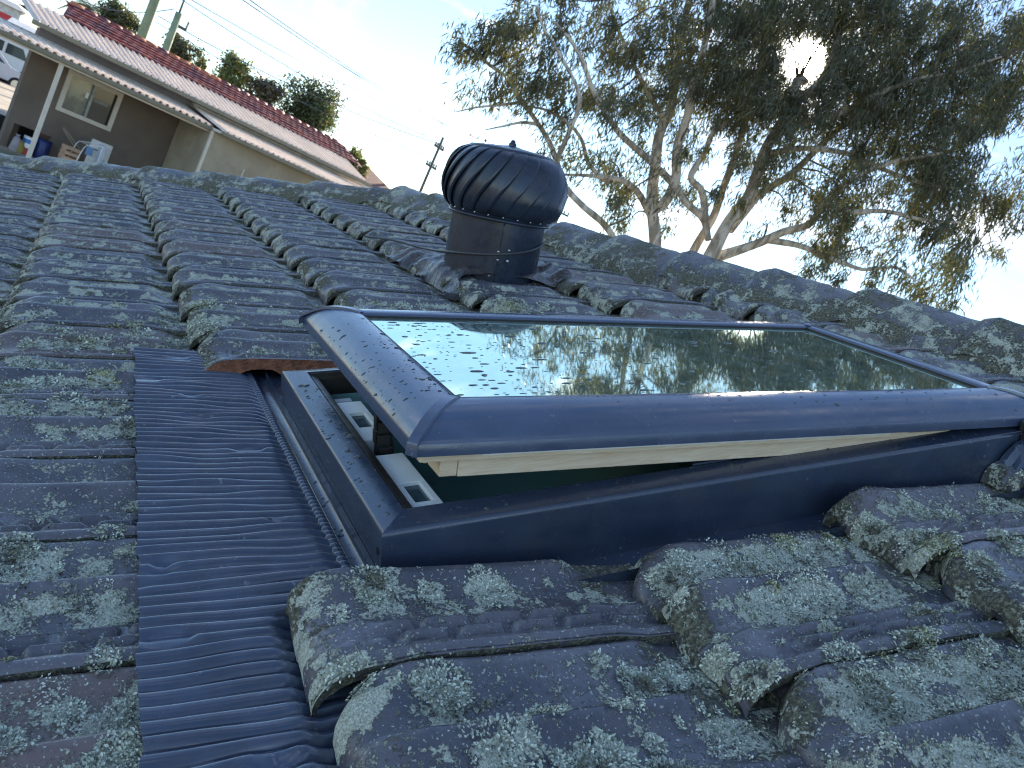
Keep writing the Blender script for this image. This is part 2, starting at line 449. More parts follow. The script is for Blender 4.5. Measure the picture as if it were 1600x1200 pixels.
ROOF = root('tiled_roof', (0, 0, 0))
tag(ROOF, 'lichen covered slate grey terracotta tile roof filling the lower view', 'roof', kind='thing')
camr = np.array([0.19249196, -1.3843927, 0.43990925])
fwd_r = np.array([0.42216673, 0.85107757, -0.31215736])

def in_hole(k, va, vb):
    return k in (1, 2, 3) and va >= HOLE_V0 - 1e-6 and vb <= HOLE_V1 + 1e-6

def crust(u, v):
    """patchy cover of pale lichen by place on the tile: thick in the pans, thin on ribs and crests"""
    k = np.floor((u + NOSE) / G); t = ((v / W - np.where(k % 2 == 1, 0, 0.5)) % 1.0) * W; s = u + NOSE - k * G
    P = np.stack([u, v, 0 * u], 1)
    f = 0.55 * vnoise(P, 8.0, 301, 2) + 0.45 * vnoise(P, 34.0, 305, 3)
    place = 0.30 + 0.70 * smooth(0.064, 0.080, t) * (1 - 0.85 * smooth(0.108, 0.119, t) * smooth(0.142, 0.134, t)) * (1 - 0.5 * smooth(0.192, 0.206, t))
    place = np.where(s < 0.05, 0.42, place)
    f = f + 0.10 * (vnoise(P, 150.0, 309, 2) - 0.5)
    return smooth(0.54, 0.41, 1 - f + 0.22 * (1 - place)) * (0.35 + 0.65 * place)

def make_tile(k, j, vlo=None, vhi=None, smin=0.0, name='roof_tile', collect=None):
    v0 = (j + joint_off(k)) * W; u0 = k * G - NOSE
    dz, ry, rp = tile_rand(k, j)
    cen = np.array([u0 + 0.16, v0 + W / 2, 0])
    dist = np.linalg.norm(cen - camr)
    if dist < 1.0: nn, nb, nt = 26, 70, 110
    elif dist < 1.5: nn, nb, nt = 16, 40, 90
    elif dist < 2.6: nn, nb, nt = 12, 24, 40
    else: nn, nb, nt = 8, 16, 30
    sp = np.r_[np.linspace(0, 1, nn) ** 1.3 * 0.075, np.linspace(0.075, 0.335, nb)[1:], 0.36, LT]
    sp = sp[sp >= smin]
    t0, t1 = 0.0, W + 0.020
    if vlo is not None: t0 = max(t0, vlo - v0)
    if vhi is not None: t1 = min(t1, vhi - v0)
    tf = np.sort(np.concatenate([PT[1:-1], (PT[1:-2] + PT[2:-1]) / 2, [W + 0.02]]))
    tf = np.r_[t0, tf[(tf > t0 + 0.001) & (tf < t1 - 0.0005)], t1]
    t = np.linspace(t0, t1, nt) if dist < 1.5 else tf
    if t0 == 0.0: t = np.r_[0.0, 0.0015, t[1:]]
    nt = len(t); ns = len(sp)
    S, T = np.meshgrid(sp, t, indexing='ij')
    s, h = tile_h(S.ravel(), T.ravel())
    u = u0 + s; v = v0 + T.ravel()
    n = h + 0.004 * dz + (0.017 if (k == 1 and v0 < -0.7) else 0.0) * (1 - s / LT)
    # small yaw and pitch of each tile
    du, dv = u - cen[0], v - cen[1]
    u, v = u - dv * 0.014 * ry, v + du * 0.014 * ry
    n = n + du * 0.012 * rp + dv * 0.02 * dz
    P = np.stack([u, v, n], 1)
    pale, moss = maps(u, v)
    pale = np.maximum(pale, 0.85 * crust(u, v))
    n1 = vnoise(P, 26, 5, 2)
    sps = S.ravel()
    nose = smooth(0.06, 0.01, sps)
    depth_ = smooth(0.25, 0.32, s) * smooth(0.05, 0.07, T.ravel())
    moss = np.maximum(moss, nose * smooth(0.35, 0.62, n1) * 0.85)
    moss = np.maximum(moss, depth_ * smooth(0.32, 0.58, n1) * 0.8)
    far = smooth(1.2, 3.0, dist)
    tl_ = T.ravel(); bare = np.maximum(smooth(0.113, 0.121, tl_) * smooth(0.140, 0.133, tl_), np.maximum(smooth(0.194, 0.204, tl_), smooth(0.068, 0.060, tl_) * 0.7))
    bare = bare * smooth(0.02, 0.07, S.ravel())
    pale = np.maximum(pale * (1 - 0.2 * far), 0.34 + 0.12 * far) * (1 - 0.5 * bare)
    relief = 0.0011 * (n1 - 0.5) 
    if dist < 1.5:
        relief = relief + pale * 0.0035 * vnoise(P, 170, 8, 2) + moss * 0.003 * vnoise(P, 220, 9) + 0.0006 * (vnoise(P, 120, 4) - 0.5)
    else:
        relief = relief + pale * 0.0022 * vnoise(P, 80, 8) + nose * 0.008 * (n1 - 0.5)
    n = n + relief
    # what runs past the ridge or hip folds down the other side, under the caps
    n = n - 0.8 * np.maximum(0, u - ridge_u(v)) - 0.8 * np.maximum(0, v - hip_v(u))
    P = np.stack([u, v, n], 1)
    F = grid_faces(ns, nt)
    # skirts give the tile its thickness; the cut tiles show their section
    thick = 0.013
    top = np.arange(ns * nt).reshape(ns, nt)
    VV = [P]; FF = [F]; MI = [np.zeros(len(F), int)]; base = len(P)
    def skirt(idx, low, mat, flip):
        nonlocal base
        VV.append(P[idx].copy()); VV.append(low)
        m = len(idx); i = np.arange(m - 1)
        f = np.stack([base + i, base + i + 1, base + m + i + 1, base + m + i], 1)
        if flip: f = f[:, ::-1]
        FF.append(f); MI.append(np.full(len(f), mat)); base += 2 * m
    def lowered(idx, d):
        q = P[idx].copy(); q[:, 2] -= d; return q
    near, farr, nosei = top[:, 0], top[:, -1], top[0, :]
    if t0 > 0.0:                        # sawn side: body, arched hollow behind the nose, a nib
        q = P[near].copy(); sx = sp
        arch = 0.010 * np.exp(-((sx - 0.085) / 0.03) ** 2)
        nib = 0.012 * np.exp(-((sx - 0.14) / 0.012) ** 2)
        tk = np.interp(sx, [0, 0.008, 0.05, 0.075, 0.12, 0.3, 0.4], [0.004, 0.014, 0.034, 0.026, 0.021, 0.018, 0.016]) - arch * 0.5 + nib * 0.9
        q[:, 2] -= tk
        skirt(near, q, 1, False)
    else:
        q = lowered(near, 0.014); q[:, 1] += 0.0045
        skirt(near, q, 0, False)
    skirt(farr, lowered(farr, thick if t1 >= W else 0.02), 0 if t1 >= W else 1, True)
    q = lowered(nosei, 0.010); q[:, 0] += 0.006
    skirt(nosei, q, 0, True)
    V = np.concatenate(VV); F = np.concatenate(FF); mi = np.concatenate(MI)
    lic = np.zeros(len(V)); mos = np.zeros(len(V))
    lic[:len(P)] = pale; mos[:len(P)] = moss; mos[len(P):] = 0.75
    if collect is not None:
        collect.append((V, F, lic, mos)); return None
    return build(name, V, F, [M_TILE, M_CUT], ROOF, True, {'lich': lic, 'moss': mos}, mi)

tiles = []
for k in range(-8, 7):
    for j in range(-8, 26):
        va = (j + joint_off(k)) * W; vb = va + W; u0 = k * G - NOSE
        if u0 > min(ridge_u(va), ridge_u(vb)) + 0.02 or va > max(hip_v(u0), hip_v(u0 + G)) + 0.02: continue
        if va < -1.75: continue
        d = np.linalg.norm(np.array([u0 + 0.16, va + W / 2, 0]) - camr)
        tiles.append((d, k, j, va, vb, u0))
tiles.sort()
count = 0; rest = []
for d, k, j, va, vb, u0 in tiles:
    vlo = vhi = None; smin = 0.0
    if k in (1, 2, 3):
        if in_hole(k, va, vb): continue
        if va < HOLE_V1 < vb:
            if k == 2 or HOLE_V1 - va > 0.03: vlo = HOLE_V1
        if va < HOLE_V0 < vb: vhi = HOLE_V0
        if vhi is not None and vhi - va < 0.06: continue
        if vlo is not None and vb - vlo < 0.02: continue
        if k == 1 and va == 0.0: vlo = 0.006
    if k == 4 and vb > HOLE_V0 + 0.03 and va < HOLE_V1 - 0.03: smin = 0.17
    if k == 4 and va < HOLE_V0 < vb and vb > HOLE_V0 + 0.03: vhi = HOLE_V0 + 0.02; smin = 0.0
    c = np.array([u0 + 0.16, va + W / 2, 0]) - camr
    dep = c @ fwd_r
    if count < 300 and dep > -0.1:
        make_tile(k, j, vlo, vhi, smin); count += 1
    else:
        make_tile(k, j, vlo, vhi, smin, collect=rest)
if rest:
    o = 0; V = []; F = []; a = []; b = []
    for v_, f_, l_, m_ in rest:
        V.append(v_); F.append(f_ + o); a.append(l_); b.append(m_); o += len(v_)
    build('roof_tile', np.concatenate(V), np.concatenate(F), [M_TILE], ROOF, True, {'lich': np.concatenate(a), 'moss': np.concatenate(b)}, kind='stuff')

# surface height of the laid tiles, for things that lie on them
def surf(u, v):
    u = np.asarray(u, float); v = np.asarray(v, float)
    k = np.floor((u + NOSE) / G)
    jo = np.where(k % 2 == 1, 0.0, 0.5)
    t = ((v / W - jo) % 1.0) * W
    s = u + NOSE - k * G
    tt = t / W
    no = 0.010 * tt + 0.030 * smooth(0.84, 1.04, tt)
    low = s < no
    s2 = np.where(low, s + G, s)
    jo2 = np.where(low, 0.5 - jo, jo); t2 = np.where(low, ((v / W - jo2) % 1.0) * W, t)
    tt2 = t2 / W; no2 = 0.010 * tt2 + 0.030 * smooth(0.84, 1.04, tt2)
    sp = (s2 - no2) * LT / (LT - no2)
    k2 = np.where(low, k - 1, k)
    return tile_h(np.clip(sp, 0, LT), t2)[1] + np.where((k2 == 1) & (v < -0.65), 0.017 * (1 - s2 / LT), 0.0)

# light-blocking underlay, other slopes and walls, so that the roof is a closed building
mb = MB()
def strip(a, b, c, d): mb.add([a, b, c, d], [(0, 1, 2, 3)])
z = -0.075
strip((-2.75, -1.8, z - 0.0), (0.38, -1.8, z), (0.38, 4.3, z), (-2.75, 5.3, z))
strip((1.46, -1.8, z), (2.25, -1.8, z), (1.45, 2.45, z), (1.46, 2.45, z))
strip((0.38, -1.8, z), (1.46, -1.8, z), (1.46, -0.72, z), (0.38, -0.72, z))
strip((0.38, -0.15, z), (1.46, -0.15, z), (1.46, 2.4, z), (0.38, 3.5, z))
mb.build('light_block_underlay', M_GASKET, ROOF)  # unseen sheet added to stop light leaking between the tiles
mb = MB()
ra, rb = np.array([RIDGE_A[0], RIDGE_A[1], -0.03]), np.array([RIDGE_B[0], RIDGE_B[1], -0.03])
dn = np.array([CP, 0, -SP]); hor = np.array([SP, 0, CP])     # world down and world x in roof axes
def off(p, x, dz, y=0): return tuple(np.array(p) + np.array([CP, 0, -SP]) * x + np.array([SP, 0, CP]) * dz + np.array([0, y, 0]))
hb = np.array([-2.75, 5.4, -0.03])
mb.add([tuple(rb), tuple(ra), off(ra, 3.6, -1.6, 2.5), off(rb, 3.6, -1.6)], [(0, 1, 2, 3)])
mb.add([tuple(ra), tuple(hb), off(hb, 3.6, 0.0, 0.6), off(ra, 3.6, -1.6, 2.5)], [(0, 1, 2, 3)])
mb.build('back_slope', M_TILE, ROOF)
mb = MB()
inv = lambda p: (CP * p[0] + SP * p[2], p[1], -SP * p[0] + CP * p[2])
mb.box((-2.2, -3.5, -3.4), (-2.0, 4.6, -1.15), inv)
mb.build('wall', plain('cream_render', (0.4, 0.36, 0.3), 0.9), ROOF)

# ridge and hip caps on a bed of mossy mortar
def caps(name, A, B, start, pitch, hw, H, base_n, lift):
    A3, B3 = np.array([A[0], A[1], base_n]), np.array([B[0], B[1], base_n])
    e = B3 - A3; Ltot = np.linalg.norm(e); e /= Ltot
    side = np.cross(e, [0, 0, 1.0]); side /= np.linalg.norm(side)
    nrm = np.array([0, 0, 1.0])
    q = start; i = 0
    while q < Ltot - 0.05:
        ln = pitch + 0.07
        na, nc = 15, 25
        uu = np.linspace(0, 1, na); yy = np.linspace(-1, 1, nc)
        X, Y = np.meshgrid(uu, yy, indexing='ij'); X = X.ravel(); Y = Y.ravel()
        tap = 1.06 - 0.12 * X + 0.05 * smooth(0.14, 0.0, X)
        w_ = hw * tap; hgt = H * (1 - np.abs(Y) ** 1.75) * tap + lift * (1 - X) ** 1.5
        hgt -= 0.012 * smooth(0.06, 0.0, X)
        jt = rng.uniform(-1, 1, 3)
        P = A3 + e * (q + X * ln)[:, None] + side * (Y * w_ + jt[0] * 0.006)[:, None] + nrm * (hgt + jt[1] * 0.004)[:, None]
        nz = vnoise(P, 30, 21, 3)
        P = P + nrm * (0.008 * (nz - 0.5))[:, None]
        F = grid_faces(na, nc)
        idx = np.arange(nc); low = P[idx] - nrm * 0.014 + e * 0.006
        V = np.concatenate([P, low]); bnum = len(P)
        F2 = np.stack([idx[:-1], bnum + idx[:-1], bnum + idx[1:], idx[1:]], 1)
        F = np.concatenate([F, F2])
        lic = np.clip(0.42 + 1.6 * (vnoise(V, 14, 31, 3) - 0.5), 0, 0.75); mos = np.clip(0.32 + 1.4 * (vnoise(V, 11, 33, 3) - 0.5) + 0.3 * np.abs(np.r_[Y, np.ones(len(V) - len(Y))]) ** 2, 0, 0.9)
        build(name, V, F, [M_CAP], ROOF, True, {'lich': lic, 'moss': mos})
        q += pitch; i += 1
    for sgn in (-1, 1):
        na, nc = int(Ltot / 0.02), 7
        X, Y = np.meshgrid(np.linspace(0, Ltot, na), np.linspace(0, 1, nc), indexing='ij'); X = X.ravel(); Y = Y.ravel()
        P = A3 + e * X[:, None] + side * (sgn * (hw * 0.72 + Y * 0.072))[:, None]
        hn = 0.030 - 0.085 * Y ** 2.2
        n1 = vnoise(P, 13, 41, 4)
        P = P + nrm * (hn + 0.022 * (n1 - 0.5))[:, None] + side * (sgn * 0.04 * (vnoise(P, 9, 43, 3) - 0.5))[:, None]
        lic = np.clip(0.38 + 1.5 * (vnoise(P, 16, 45, 3) - 0.5), 0, 0.7); mos = np.clip(0.5 + 1.2 * (n1 - 0.5), 0, 1)
        build('mortar_bed', P, grid_faces(na, nc), [M_MORTAR], ROOF, True, {'lich': lic, 'moss': mos})
caps('ridge_cap', RIDGE_A, RIDGE_B, 0.03, 0.302, 0.115, 0.064, 0.004, 0.016)
caps('hip_cap', HIP_B, RIDGE_A, 0.05, 0.31, 0.112, 0.056, 0.0, 0.013)

# leafy lichen: little curled lobes growing outward in rosettes
def lichen():
    P0 = []; D = []; S = []; C = []
    dist = np.sqrt((su - camr[0]) ** 2 + (sv - camr[1]) ** 2 + 0.19)
    for i in np.where((dist < 2.0))[0]:
        u_, v_ = su[i], sv[i]
        k_ = math.floor((u_ + NOSE) / G)
        if k_ in (1, 2, 3) and (-0.768 if k_ == 2 else HOLE_V0 - 0.02) < v_ < HOLE_V1 + 0.02: continue
        if 0.19 < u_ < 0.32 and -1.2 < v_ < 0.13: continue
        if u_ > 1.3 and HOLE_V0 < v_ < 0: continue
        ctr = np.array([u_, v_, 0]) - camr
        if ctr @ fwd_r < 0.2: continue
        dd = dist[i]
        size = 0.0022 * (1 + 0.55 * smooth(0.8, 1.8, dd))
        n = int(np.pi * sr[i] ** 2 / (size * size * 0.55) * (1.0 if dd < 1.1 else 0.6)) + 2
        if n > 460: n = 460
        q = np.sqrt(rng.uniform(0, 1, n)); a = rng.uniform(0, 2 * np.pi, n)
        big = sr[i] > 0.016 and sk[i] < 0.65
        if big: q = np.where(rng.uniform(0, 1, n) < 0.6, rng.uniform(0.6, 1.05, n), q)
        x = u_ + sr[i] * q * np.cos(a); y = v_ + sr[i] * q * np.sin(a)
        hz = 0.0006 + (0.0030 if big else 0.0012) * np.clip(1 - q * q, 0, 1) * (sr[i] / 0.02)
        P0.append(np.stack([x, y, hz], 1))
        aa = a + rng.normal(0, 0.7, n)
        D.append(np.stack([np.cos(aa), np.sin(aa), rng.uniform(0.05, 0.85, n)], 1))
        S.append(size * rng.uniform(0.6, 1.5, n))
        tone = rng.uniform(0.2, 1.2, n)[:, None] * np.array([0.72, 0.78, 0.66])
        if big:
            old = smooth(0.75, 0.45, q + rng.normal(0, 0.12, n))[:, None]
            tone = tone * (1 - old) + old * rng.uniform(0.6, 1.3, n)[:, None] * np.array([0.20, 0.21, 0.15])
        elif sk[i] > 0.9: tone = tone * np.array([0.75, 0.72, 0.5])
        C.append(tone)
    # loose crust between the rosettes
    NC = 1000000
    cu, cv = rng.uniform(-0.15, 1.75, NC), rng.uniform(-1.3, 0.55, NC)
    cd = np.sqrt((cu - camr[0]) ** 2 + (cv - camr[1]) ** 2 + 0.19)
    fr_ = (cu - camr[0]) * fwd_r[0] + (cv - camr[1]) * fwd_r[1] + 0.44 * 0.312
    kq = np.floor((cu + NOSE) / G)
    bad = ((kq >= 1) & (kq <= 3) & (cv > np.where(kq == 2, -0.760, HOLE_V0 - 0.006)) & (cv < HOLE_V1 + 0.02)) | ((cu > 0.19) & (cu < 0.32) & (cv < 0.14)) | ((cu > 1.3) & (cv > HOLE_V0) & (cv < 0.02)) | (cu > ridge_u(cv) - 0.10)
    keep = (~bad) & (cd < 1.9) & (fr_ > 0.25) & (rng.uniform(0, 1, NC) < smooth(2.0, 0.7, cd) * 0.75 + 0.1)
    cu, cv, cd = cu[keep], cv[keep], cd[keep]
    cf = crust(cu, cv)
    keep = rng.uniform(0, 1, len(cu)) < cf * (0.15 + 0.85 * smooth(0.36, 0.56, vnoise(np.stack([cu, cv, 0 * cu], 1), 120, 341, 2))) + 0.02
    cu, cv, cd = cu[keep], cv[keep], cd[keep]; n = len(cu)
    P0.append(np.stack([cu, cv, rng.uniform(0.0003, 0.0022, n)], 1))
    ca = rng.uniform(0, 2 * np.pi, n)
    D.append(np.stack([np.cos(ca), np.sin(ca), rng.uniform(0.1, 1.0, n)], 1))
    S.append(0.00185 * (1 + 0.6 * smooth(0.8, 1.8, cd)) * np.clip(rng.lognormal(0, 0.28, n), 0.4, 1.7))
    dk = smooth(0.46, 0.62, vnoise(np.stack([cu, cv, 0 * cu], 1), 22, 331, 3))[:, None]
    wh = smooth(0.45, 0.6, vnoise(np.stack([cu, cv, 0 * cu], 1), 10, 335, 2))[:, None]
    C.append(rng.uniform(0.15, 1.2, n)[:, None] * (np.array([0.62, 0.68, 0.53]) * (1 - 0.75 * dk) * (1 - wh) + wh * (1 - 0.75 * dk) * np.array([0.80, 0.85, 0.76]) + 0.75 * dk * np.array([0.20, 0.20, 0.145])))
    P0 = np.concatenate(P0); D = np.concatenate(D); S = np.concatenate(S); C = np.concatenate(C)
    e = 0.0015
    z = surf(P0[:, 0], P0[:, 1])
    zu = (surf(P0[:, 0] + e, P0[:, 1]) - z) / e; zv = (surf(P0[:, 0], P0[:, 1] + e) - z) / e
    ok = (np.abs(zu) < 3) & (np.abs(zv) < 3)
    P0, D, S, C, z, zu, zv = P0[ok], D[ok], S[ok], C[ok], z[ok], zu[ok], zv[ok]
    N = np.stack([-zu, -zv, np.ones_like(z)], 1); N /= np.linalg.norm(N, axis=1)[:, None]
    h0 = P0[:, 2].copy(); base = np.stack([P0[:, 0], P0[:, 1], z], 1) + N * h0[:, None]
    d = D[:, :2]; T = np.stack([d[:, 0], d[:, 1], d[:, 0] * zu + d[:, 1] * zv], 1); T /= np.linalg.norm(T, axis=1)[:, None]
    B = np.cross(N, T)
    el = D[:, 2:3]; A = T * np.cos(el) + N * np.sin(el); Nn = np.cross(A, B)
    s = S[:, None]
    tw = rng.normal(0, 0.35, (len(s), 1))
    V = np.stack([base, base + s * (0.6 * A + 0.36 * B + (0.22 + tw * 0.3) * -Nn * -1), base + s * (1.3 * A + 0.10 * B), base + s * (1.05 * A - 0.26 * B), base + s * (0.55 * A - 0.36 * B + 0.2 * Nn)], 1).reshape(-1, 3)
    m = len(base); o = (np.arange(m) * 5)[:, None]
    F = np.concatenate([o + np.array([[0, 1, 2]]), o + np.array([[0, 2, 3]]), o + np.array([[0, 3, 4]])])
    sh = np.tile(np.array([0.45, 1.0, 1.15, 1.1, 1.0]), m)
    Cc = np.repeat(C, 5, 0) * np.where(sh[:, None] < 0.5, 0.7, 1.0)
    fc = np.concatenate([np.clip(Cc, 0, 1), np.ones((len(Cc), 1))], 1)
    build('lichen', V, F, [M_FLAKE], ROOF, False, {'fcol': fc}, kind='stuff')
    print('lichen flakes', m)
lichen()

# ------------------------------------------------------------------ flashing around the roof window
FB = (0.3, -0.7, -0.02)
FLA = root('roof_flashing', FB)
tag(FLA, 'dark charcoal pleated flashing strip laid over the tiles along the roof window', 'flashing')
fb = np.array(FB)
v = np.arange(-1.12, 0.142, 0.0007); uu = np.linspace(0.203, 0.3745, 26)
UU, VVv = np.meshgrid(uu, v, indexing='ij'); U_, V_ = UU.ravel(), VVv.ravel()
q = (U_ - 0.203) / 0.1715
Vo = np.stack([0 * U_, V_, 0 * U_], 1)
warp = 0.010 * (vnoise(Vo, 7.0, 51, 2) - 0.5) + (1 - q) * 0.016 * (vnoise(Vo, 7.0, 52, 2) - 0.5) + 0.0008 * (vnoise(np.stack([U_ * 1.5, V_, 0 * U_], 1), 14, 55) - 0.5)
ph = (V_ + warp) / 0.0172
rib = np.abs(np.sin(np.pi * ph)) ** 0.7
amp = 0.0085 * (0.65 + 0.7 * vnoise(np.stack([U_ * 0.6, V_, 0 * U_], 1), 30, 53))
flat = smooth(0.82, 0.92, vnoise(np.stack([U_ * 1.2, V_ * 1.6, 0 * U_], 1), 15, 54))
amp = amp * (1 - 0.8 * flat) * (1 - 0.5 * smooth(0.93, 1.0, q))
lay = 0.0045 - 0.0235 * q - 0.013 * smooth(0.298, 0.312, U_) * smooth(-0.715, -0.745, V_) * (1 - 0.7 * q)
lay = lay + 0.0012 * (vnoise(np.stack([U_, V_, 0 * U_], 1), 6, 57) - 0.5) + 0.002 * flat
n_ = lay + rib * amp
edge = 0.005 * (vnoise(np.stack([0 * V_, V_, 0 * V_], 1), 40, 58) - 0.5)
Uj = U_ + (edge - 0.024 * np.clip((0.13 - V_) / 1.015, 0, 1.3)) * (1 - q)
build('pleated_apron', np.stack([Uj, V_, n_], 1) - fb, grid_faces(len(uu), len(v))[:, ::-1].copy(), M_PLEAT, FLA, True)
# ribbed seam between the apron and the side channel
v = np.arange(-1.12, 0.03, 0.0011); th = np.linspace(0, np.pi, 9)
TH, VVv = np.meshgrid(th, v, indexing='ij'); TH, V_ = TH.ravel(), VVv.ravel()
br = 0.0034 + 0.0024 * np.abs(np.sin(np.pi * V_ / 0.0098)) ** 0.6
P = np.stack([0.379 - np.cos(TH) * br * 1.25, V_, -0.0185 + np.sin(TH) * br], 1)
build('ribbed_seam', P - fb, grid_faces(len(th), len(v))[:, ::-1].copy(), M_FLASH, FLA, True)
mb = MB()
for x in (0.3728, 0.3862):
    mb.tube([(x, -1.12, -0.0172), (x, 0.0, -0.0172)], 0.0013, 6)
mb.build('seam_welt', M_FLASH, FLA, True, fb)
def profile_strip(name, prof, v0, v1, m, parent, base, nv=2, shade=True):
    prof = np.asarray(prof, float); vs = np.linspace(v0, v1, nv)
    V = np.concatenate([np.stack([prof[:, 0], np.full(len(prof), vv), prof[:, 1]], 1) for vv in vs])
    return build(name, V - np.asarray(base), grid_faces(nv, len(prof)), m, parent, shade)
arc = [(0.3862, -0.0175), (0.3875, -0.0195), (0.390, -0.0205), (0.395, -0.0205), (0.399, -0.019), (0.4015, -0.014), (0.4015, 0.0)]
profile_strip('side_channel', arc, -0.80, -0.02, M_FLASH, FLA, fb)
mb = MB()
mb.add([(0.385, -0.95, -0.030), (1.52, -0.95, -0.030), (1.52, -0.70, -0.028), (0.385, -0.70, -0.028)], [(0, 1, 2, 3)])
mb.add([(0.385, -0.757, -0.028), (1.52, -0.757, -0.028), (1.52, -0.760, -0.010), (0.385, -0.760, -0.010)], [(0, 1, 2, 3)])
mb.add([(0.60, -0.752, -0.0275), (0.602, -0.752, -0.0275), (0.602, -0.702, -0.0150), (0.60, -0.702, -0.0150)], [(0, 1, 2, 3)])
mb.build('side_tray', M_FLASH, FLA, False, fb)
mb = MB()
mb.add([(0.385, -0.165, -0.026), (1.52, -0.165, -0.026), (1.52, 0.06, -0.026), (0.385, 0.06, -0.026)], [(0, 1, 2, 3)])
mb.build('side_tray', M_FLASH, FLA, False, fb)
mb = MB()
mb.add([(1.462, -0.80, 0.03), (1.60, -0.80, -0.02), (1.60, 0.05, -0.02), (1.462, 0.05, 0.03)], [(0, 1, 2, 3)])
mb.build('head_tray', M_FLASH, FLA, False, fb)
# crumpled corner of foil by the upper hinge
x = np.linspace(1.31, 1.44, 14); y = np.linspace(-0.80, -0.705, 12)
X, Y = np.meshgrid(x, y, indexing='ij'); X, Y = X.ravel(), Y.ravel()
nz = vnoise(np.stack([X, Y, 0 * X], 1), 38, 61, 2)
Z = -0.012 + 0.050 * smooth(-0.775, -0.71, Y) * smooth(1.31, 1.36, X) + 0.02 * (np.abs(nz - 0.5) * 2 - 0.3)
build('foil_corner', np.stack([X, Y, Z], 1) - fb, grid_faces(14, 12), M_FLASH, FLA, False)

# ------------------------------------------------------------------ the roof window
WB = (0.402, -0.70, -0.02)
WIN = root('roof_window', WB); wb = np.array(WB)
tag(WIN, 'charcoal framed roof window propped open a little, wet glass reflecting the tree', 'skylight')
FU0, FU1, FV0, FV1 = 0.402, 1.462, -0.70, -0.165
def mitre_rails(name, prof, rect, m, parent, base, xf=None, shade=True, names=None, vs=None):
    """prof: (inset, height) points swept along the four sides of a rectangle, mitred."""
    (a0, b0, a1, b1) = rect; obs = []
    for i in range(4):
        V = []
        for d, h in prof:
            e = d if vs is None else 0.0337 + (d - 0.0337) * (1 - vs)
            c = [(a0 + d, b0 + e), (a1 - d, b0 + e), (a1 - d, b1 - e), (a0 + d, b1 - e)]
            p, q = c[i], c[(i + 1) % 4]
            V += [(p[0], p[1], h), (q[0], q[1], h)]
        n = len(prof)
        F = [(2 * k, 2 * k + 2, 2 * k + 3, 2 * k + 1) for k in range(n - 1)]
        V = np.array(V)
        if xf is not None: V = xf(V)
        o = build(name if names is None else names[i], V - np.asarray(base), F, m, parent, shade)
        obs.append(o)
    return obs
def sharp(o, ang=32):
    me = o.data
    import bmesh
    bm = bmesh.new(); bm.from_mesh(me)
    bmesh.ops.remove_doubles(bm, verts=bm.verts, dist=1e-6)
    for e in bm.edges:
        if len(e.link_faces) == 2 and e.calc_face_angle(0) > math.radians(ang): e.smooth = False
    bm.to_mesh(me); bm.free(); return o
fp = [(0.0, -0.028), (0.0, 0.040), (0.0006, 0.0435), (0.0022, 0.0455), (0.0045, 0.0463), (0.030, 0.0515), (0.0325, 0.0515), (0.0335, 0.0500), (0.0335, 0.040)]
for o in mitre_rails('frame_rail', fp, (FU0, FV0, FU1, FV1), M_FLASH, WIN, wb): sharp(o, 50)
gp = [(0.0337, 0.042), (0.0345, 0.0462), (0.0365, 0.0482), (0.046, 0.0450), (0.0485, 0.0425), (0.0492, 0.039), (0.0495, 0.012)]
for o in mitre_rails('inner_rail', gp, (FU0, FV0, FU1, FV1), M_BRONZE, WIN, wb, vs=0.74): sharp(o, 50)
lp = [(0.0498, 0.014), (0.0498, -0.12), (0.052, -0.75)]
mitre_rails('shaft_lining', lp, (FU0, FV0, FU1, FV1), M_LINING, WIN, wb, shade=False, vs=0.74)
mb = MB(); mb.add([(FU0, FV0, -0.16), (FU1, FV0, -0.16), (FU1, FV1, -0.16), (FU0, FV1, -0.16)], [(0, 1, 2, 3)]); mb.build('shaft_fill_sheet', M_LINING, WIN, off=wb)  # added sheet, set high in the shaft to brighten the opening
bump_ = MB().add([(0.402 - 0.0008, -0.688 + 0.0035 * math.cos(a), 0.020 + 0.0045 * math.sin(a)) for a in np.linspace(0, 2 * math.pi, 12, endpoint=False)], [tuple(range(12))])
bump_.build('screw_hole', M_GASKET, WIN, off=wb)
# white vent strip with two slots, and the black chain opener
mb = MB()
S0, S1 = 0.4535, 0.4900
def slotbar(v0, v1, sv0, sv1):
    u0, u1 = S0 + 0.008, S1 - 0.008
    mb.box((S0, v0, 0.010), (S1, sv0, 0.036)); mb.box((S0, sv1, 0.010), (S1, v1, 0.036))
    mb.box((S0, sv0, 0.004), (u0, sv1, 0.036)); mb.box((u1, sv0, 0.004), (S1, sv1, 0.036))
slotbar(-0.652, -0.495, -0.628, -0.578)
slotbar(-0.445, -0.300, -0.400, -0.345)
mb.box((S0, -0.254, 0.0), (S1, -0.240, 0.020))
bevel(mb.build('vent_strip', M_WHITE, WIN, off=wb), 0.001)
M_SMOKE = plain('smoked_plastic', (0.05, 0.085, 0.10), 0.15, 0.1, 30)
for a, b in ((-0.629, -0.577), (-0.401, -0.344)):
    MB().box((S0 + 0.007, a, 0.006), (S1 - 0.007, b, 0.031)).build('vent_slot', M_SMOKE, WIN, off=wb)
mb = MB(); mb.box((S0 + 0.002, -0.494, 0.0), (S1 - 0.002, -0.446, 0.010)); mb.build('opener_base', M_GASKET, WIN, off=wb)
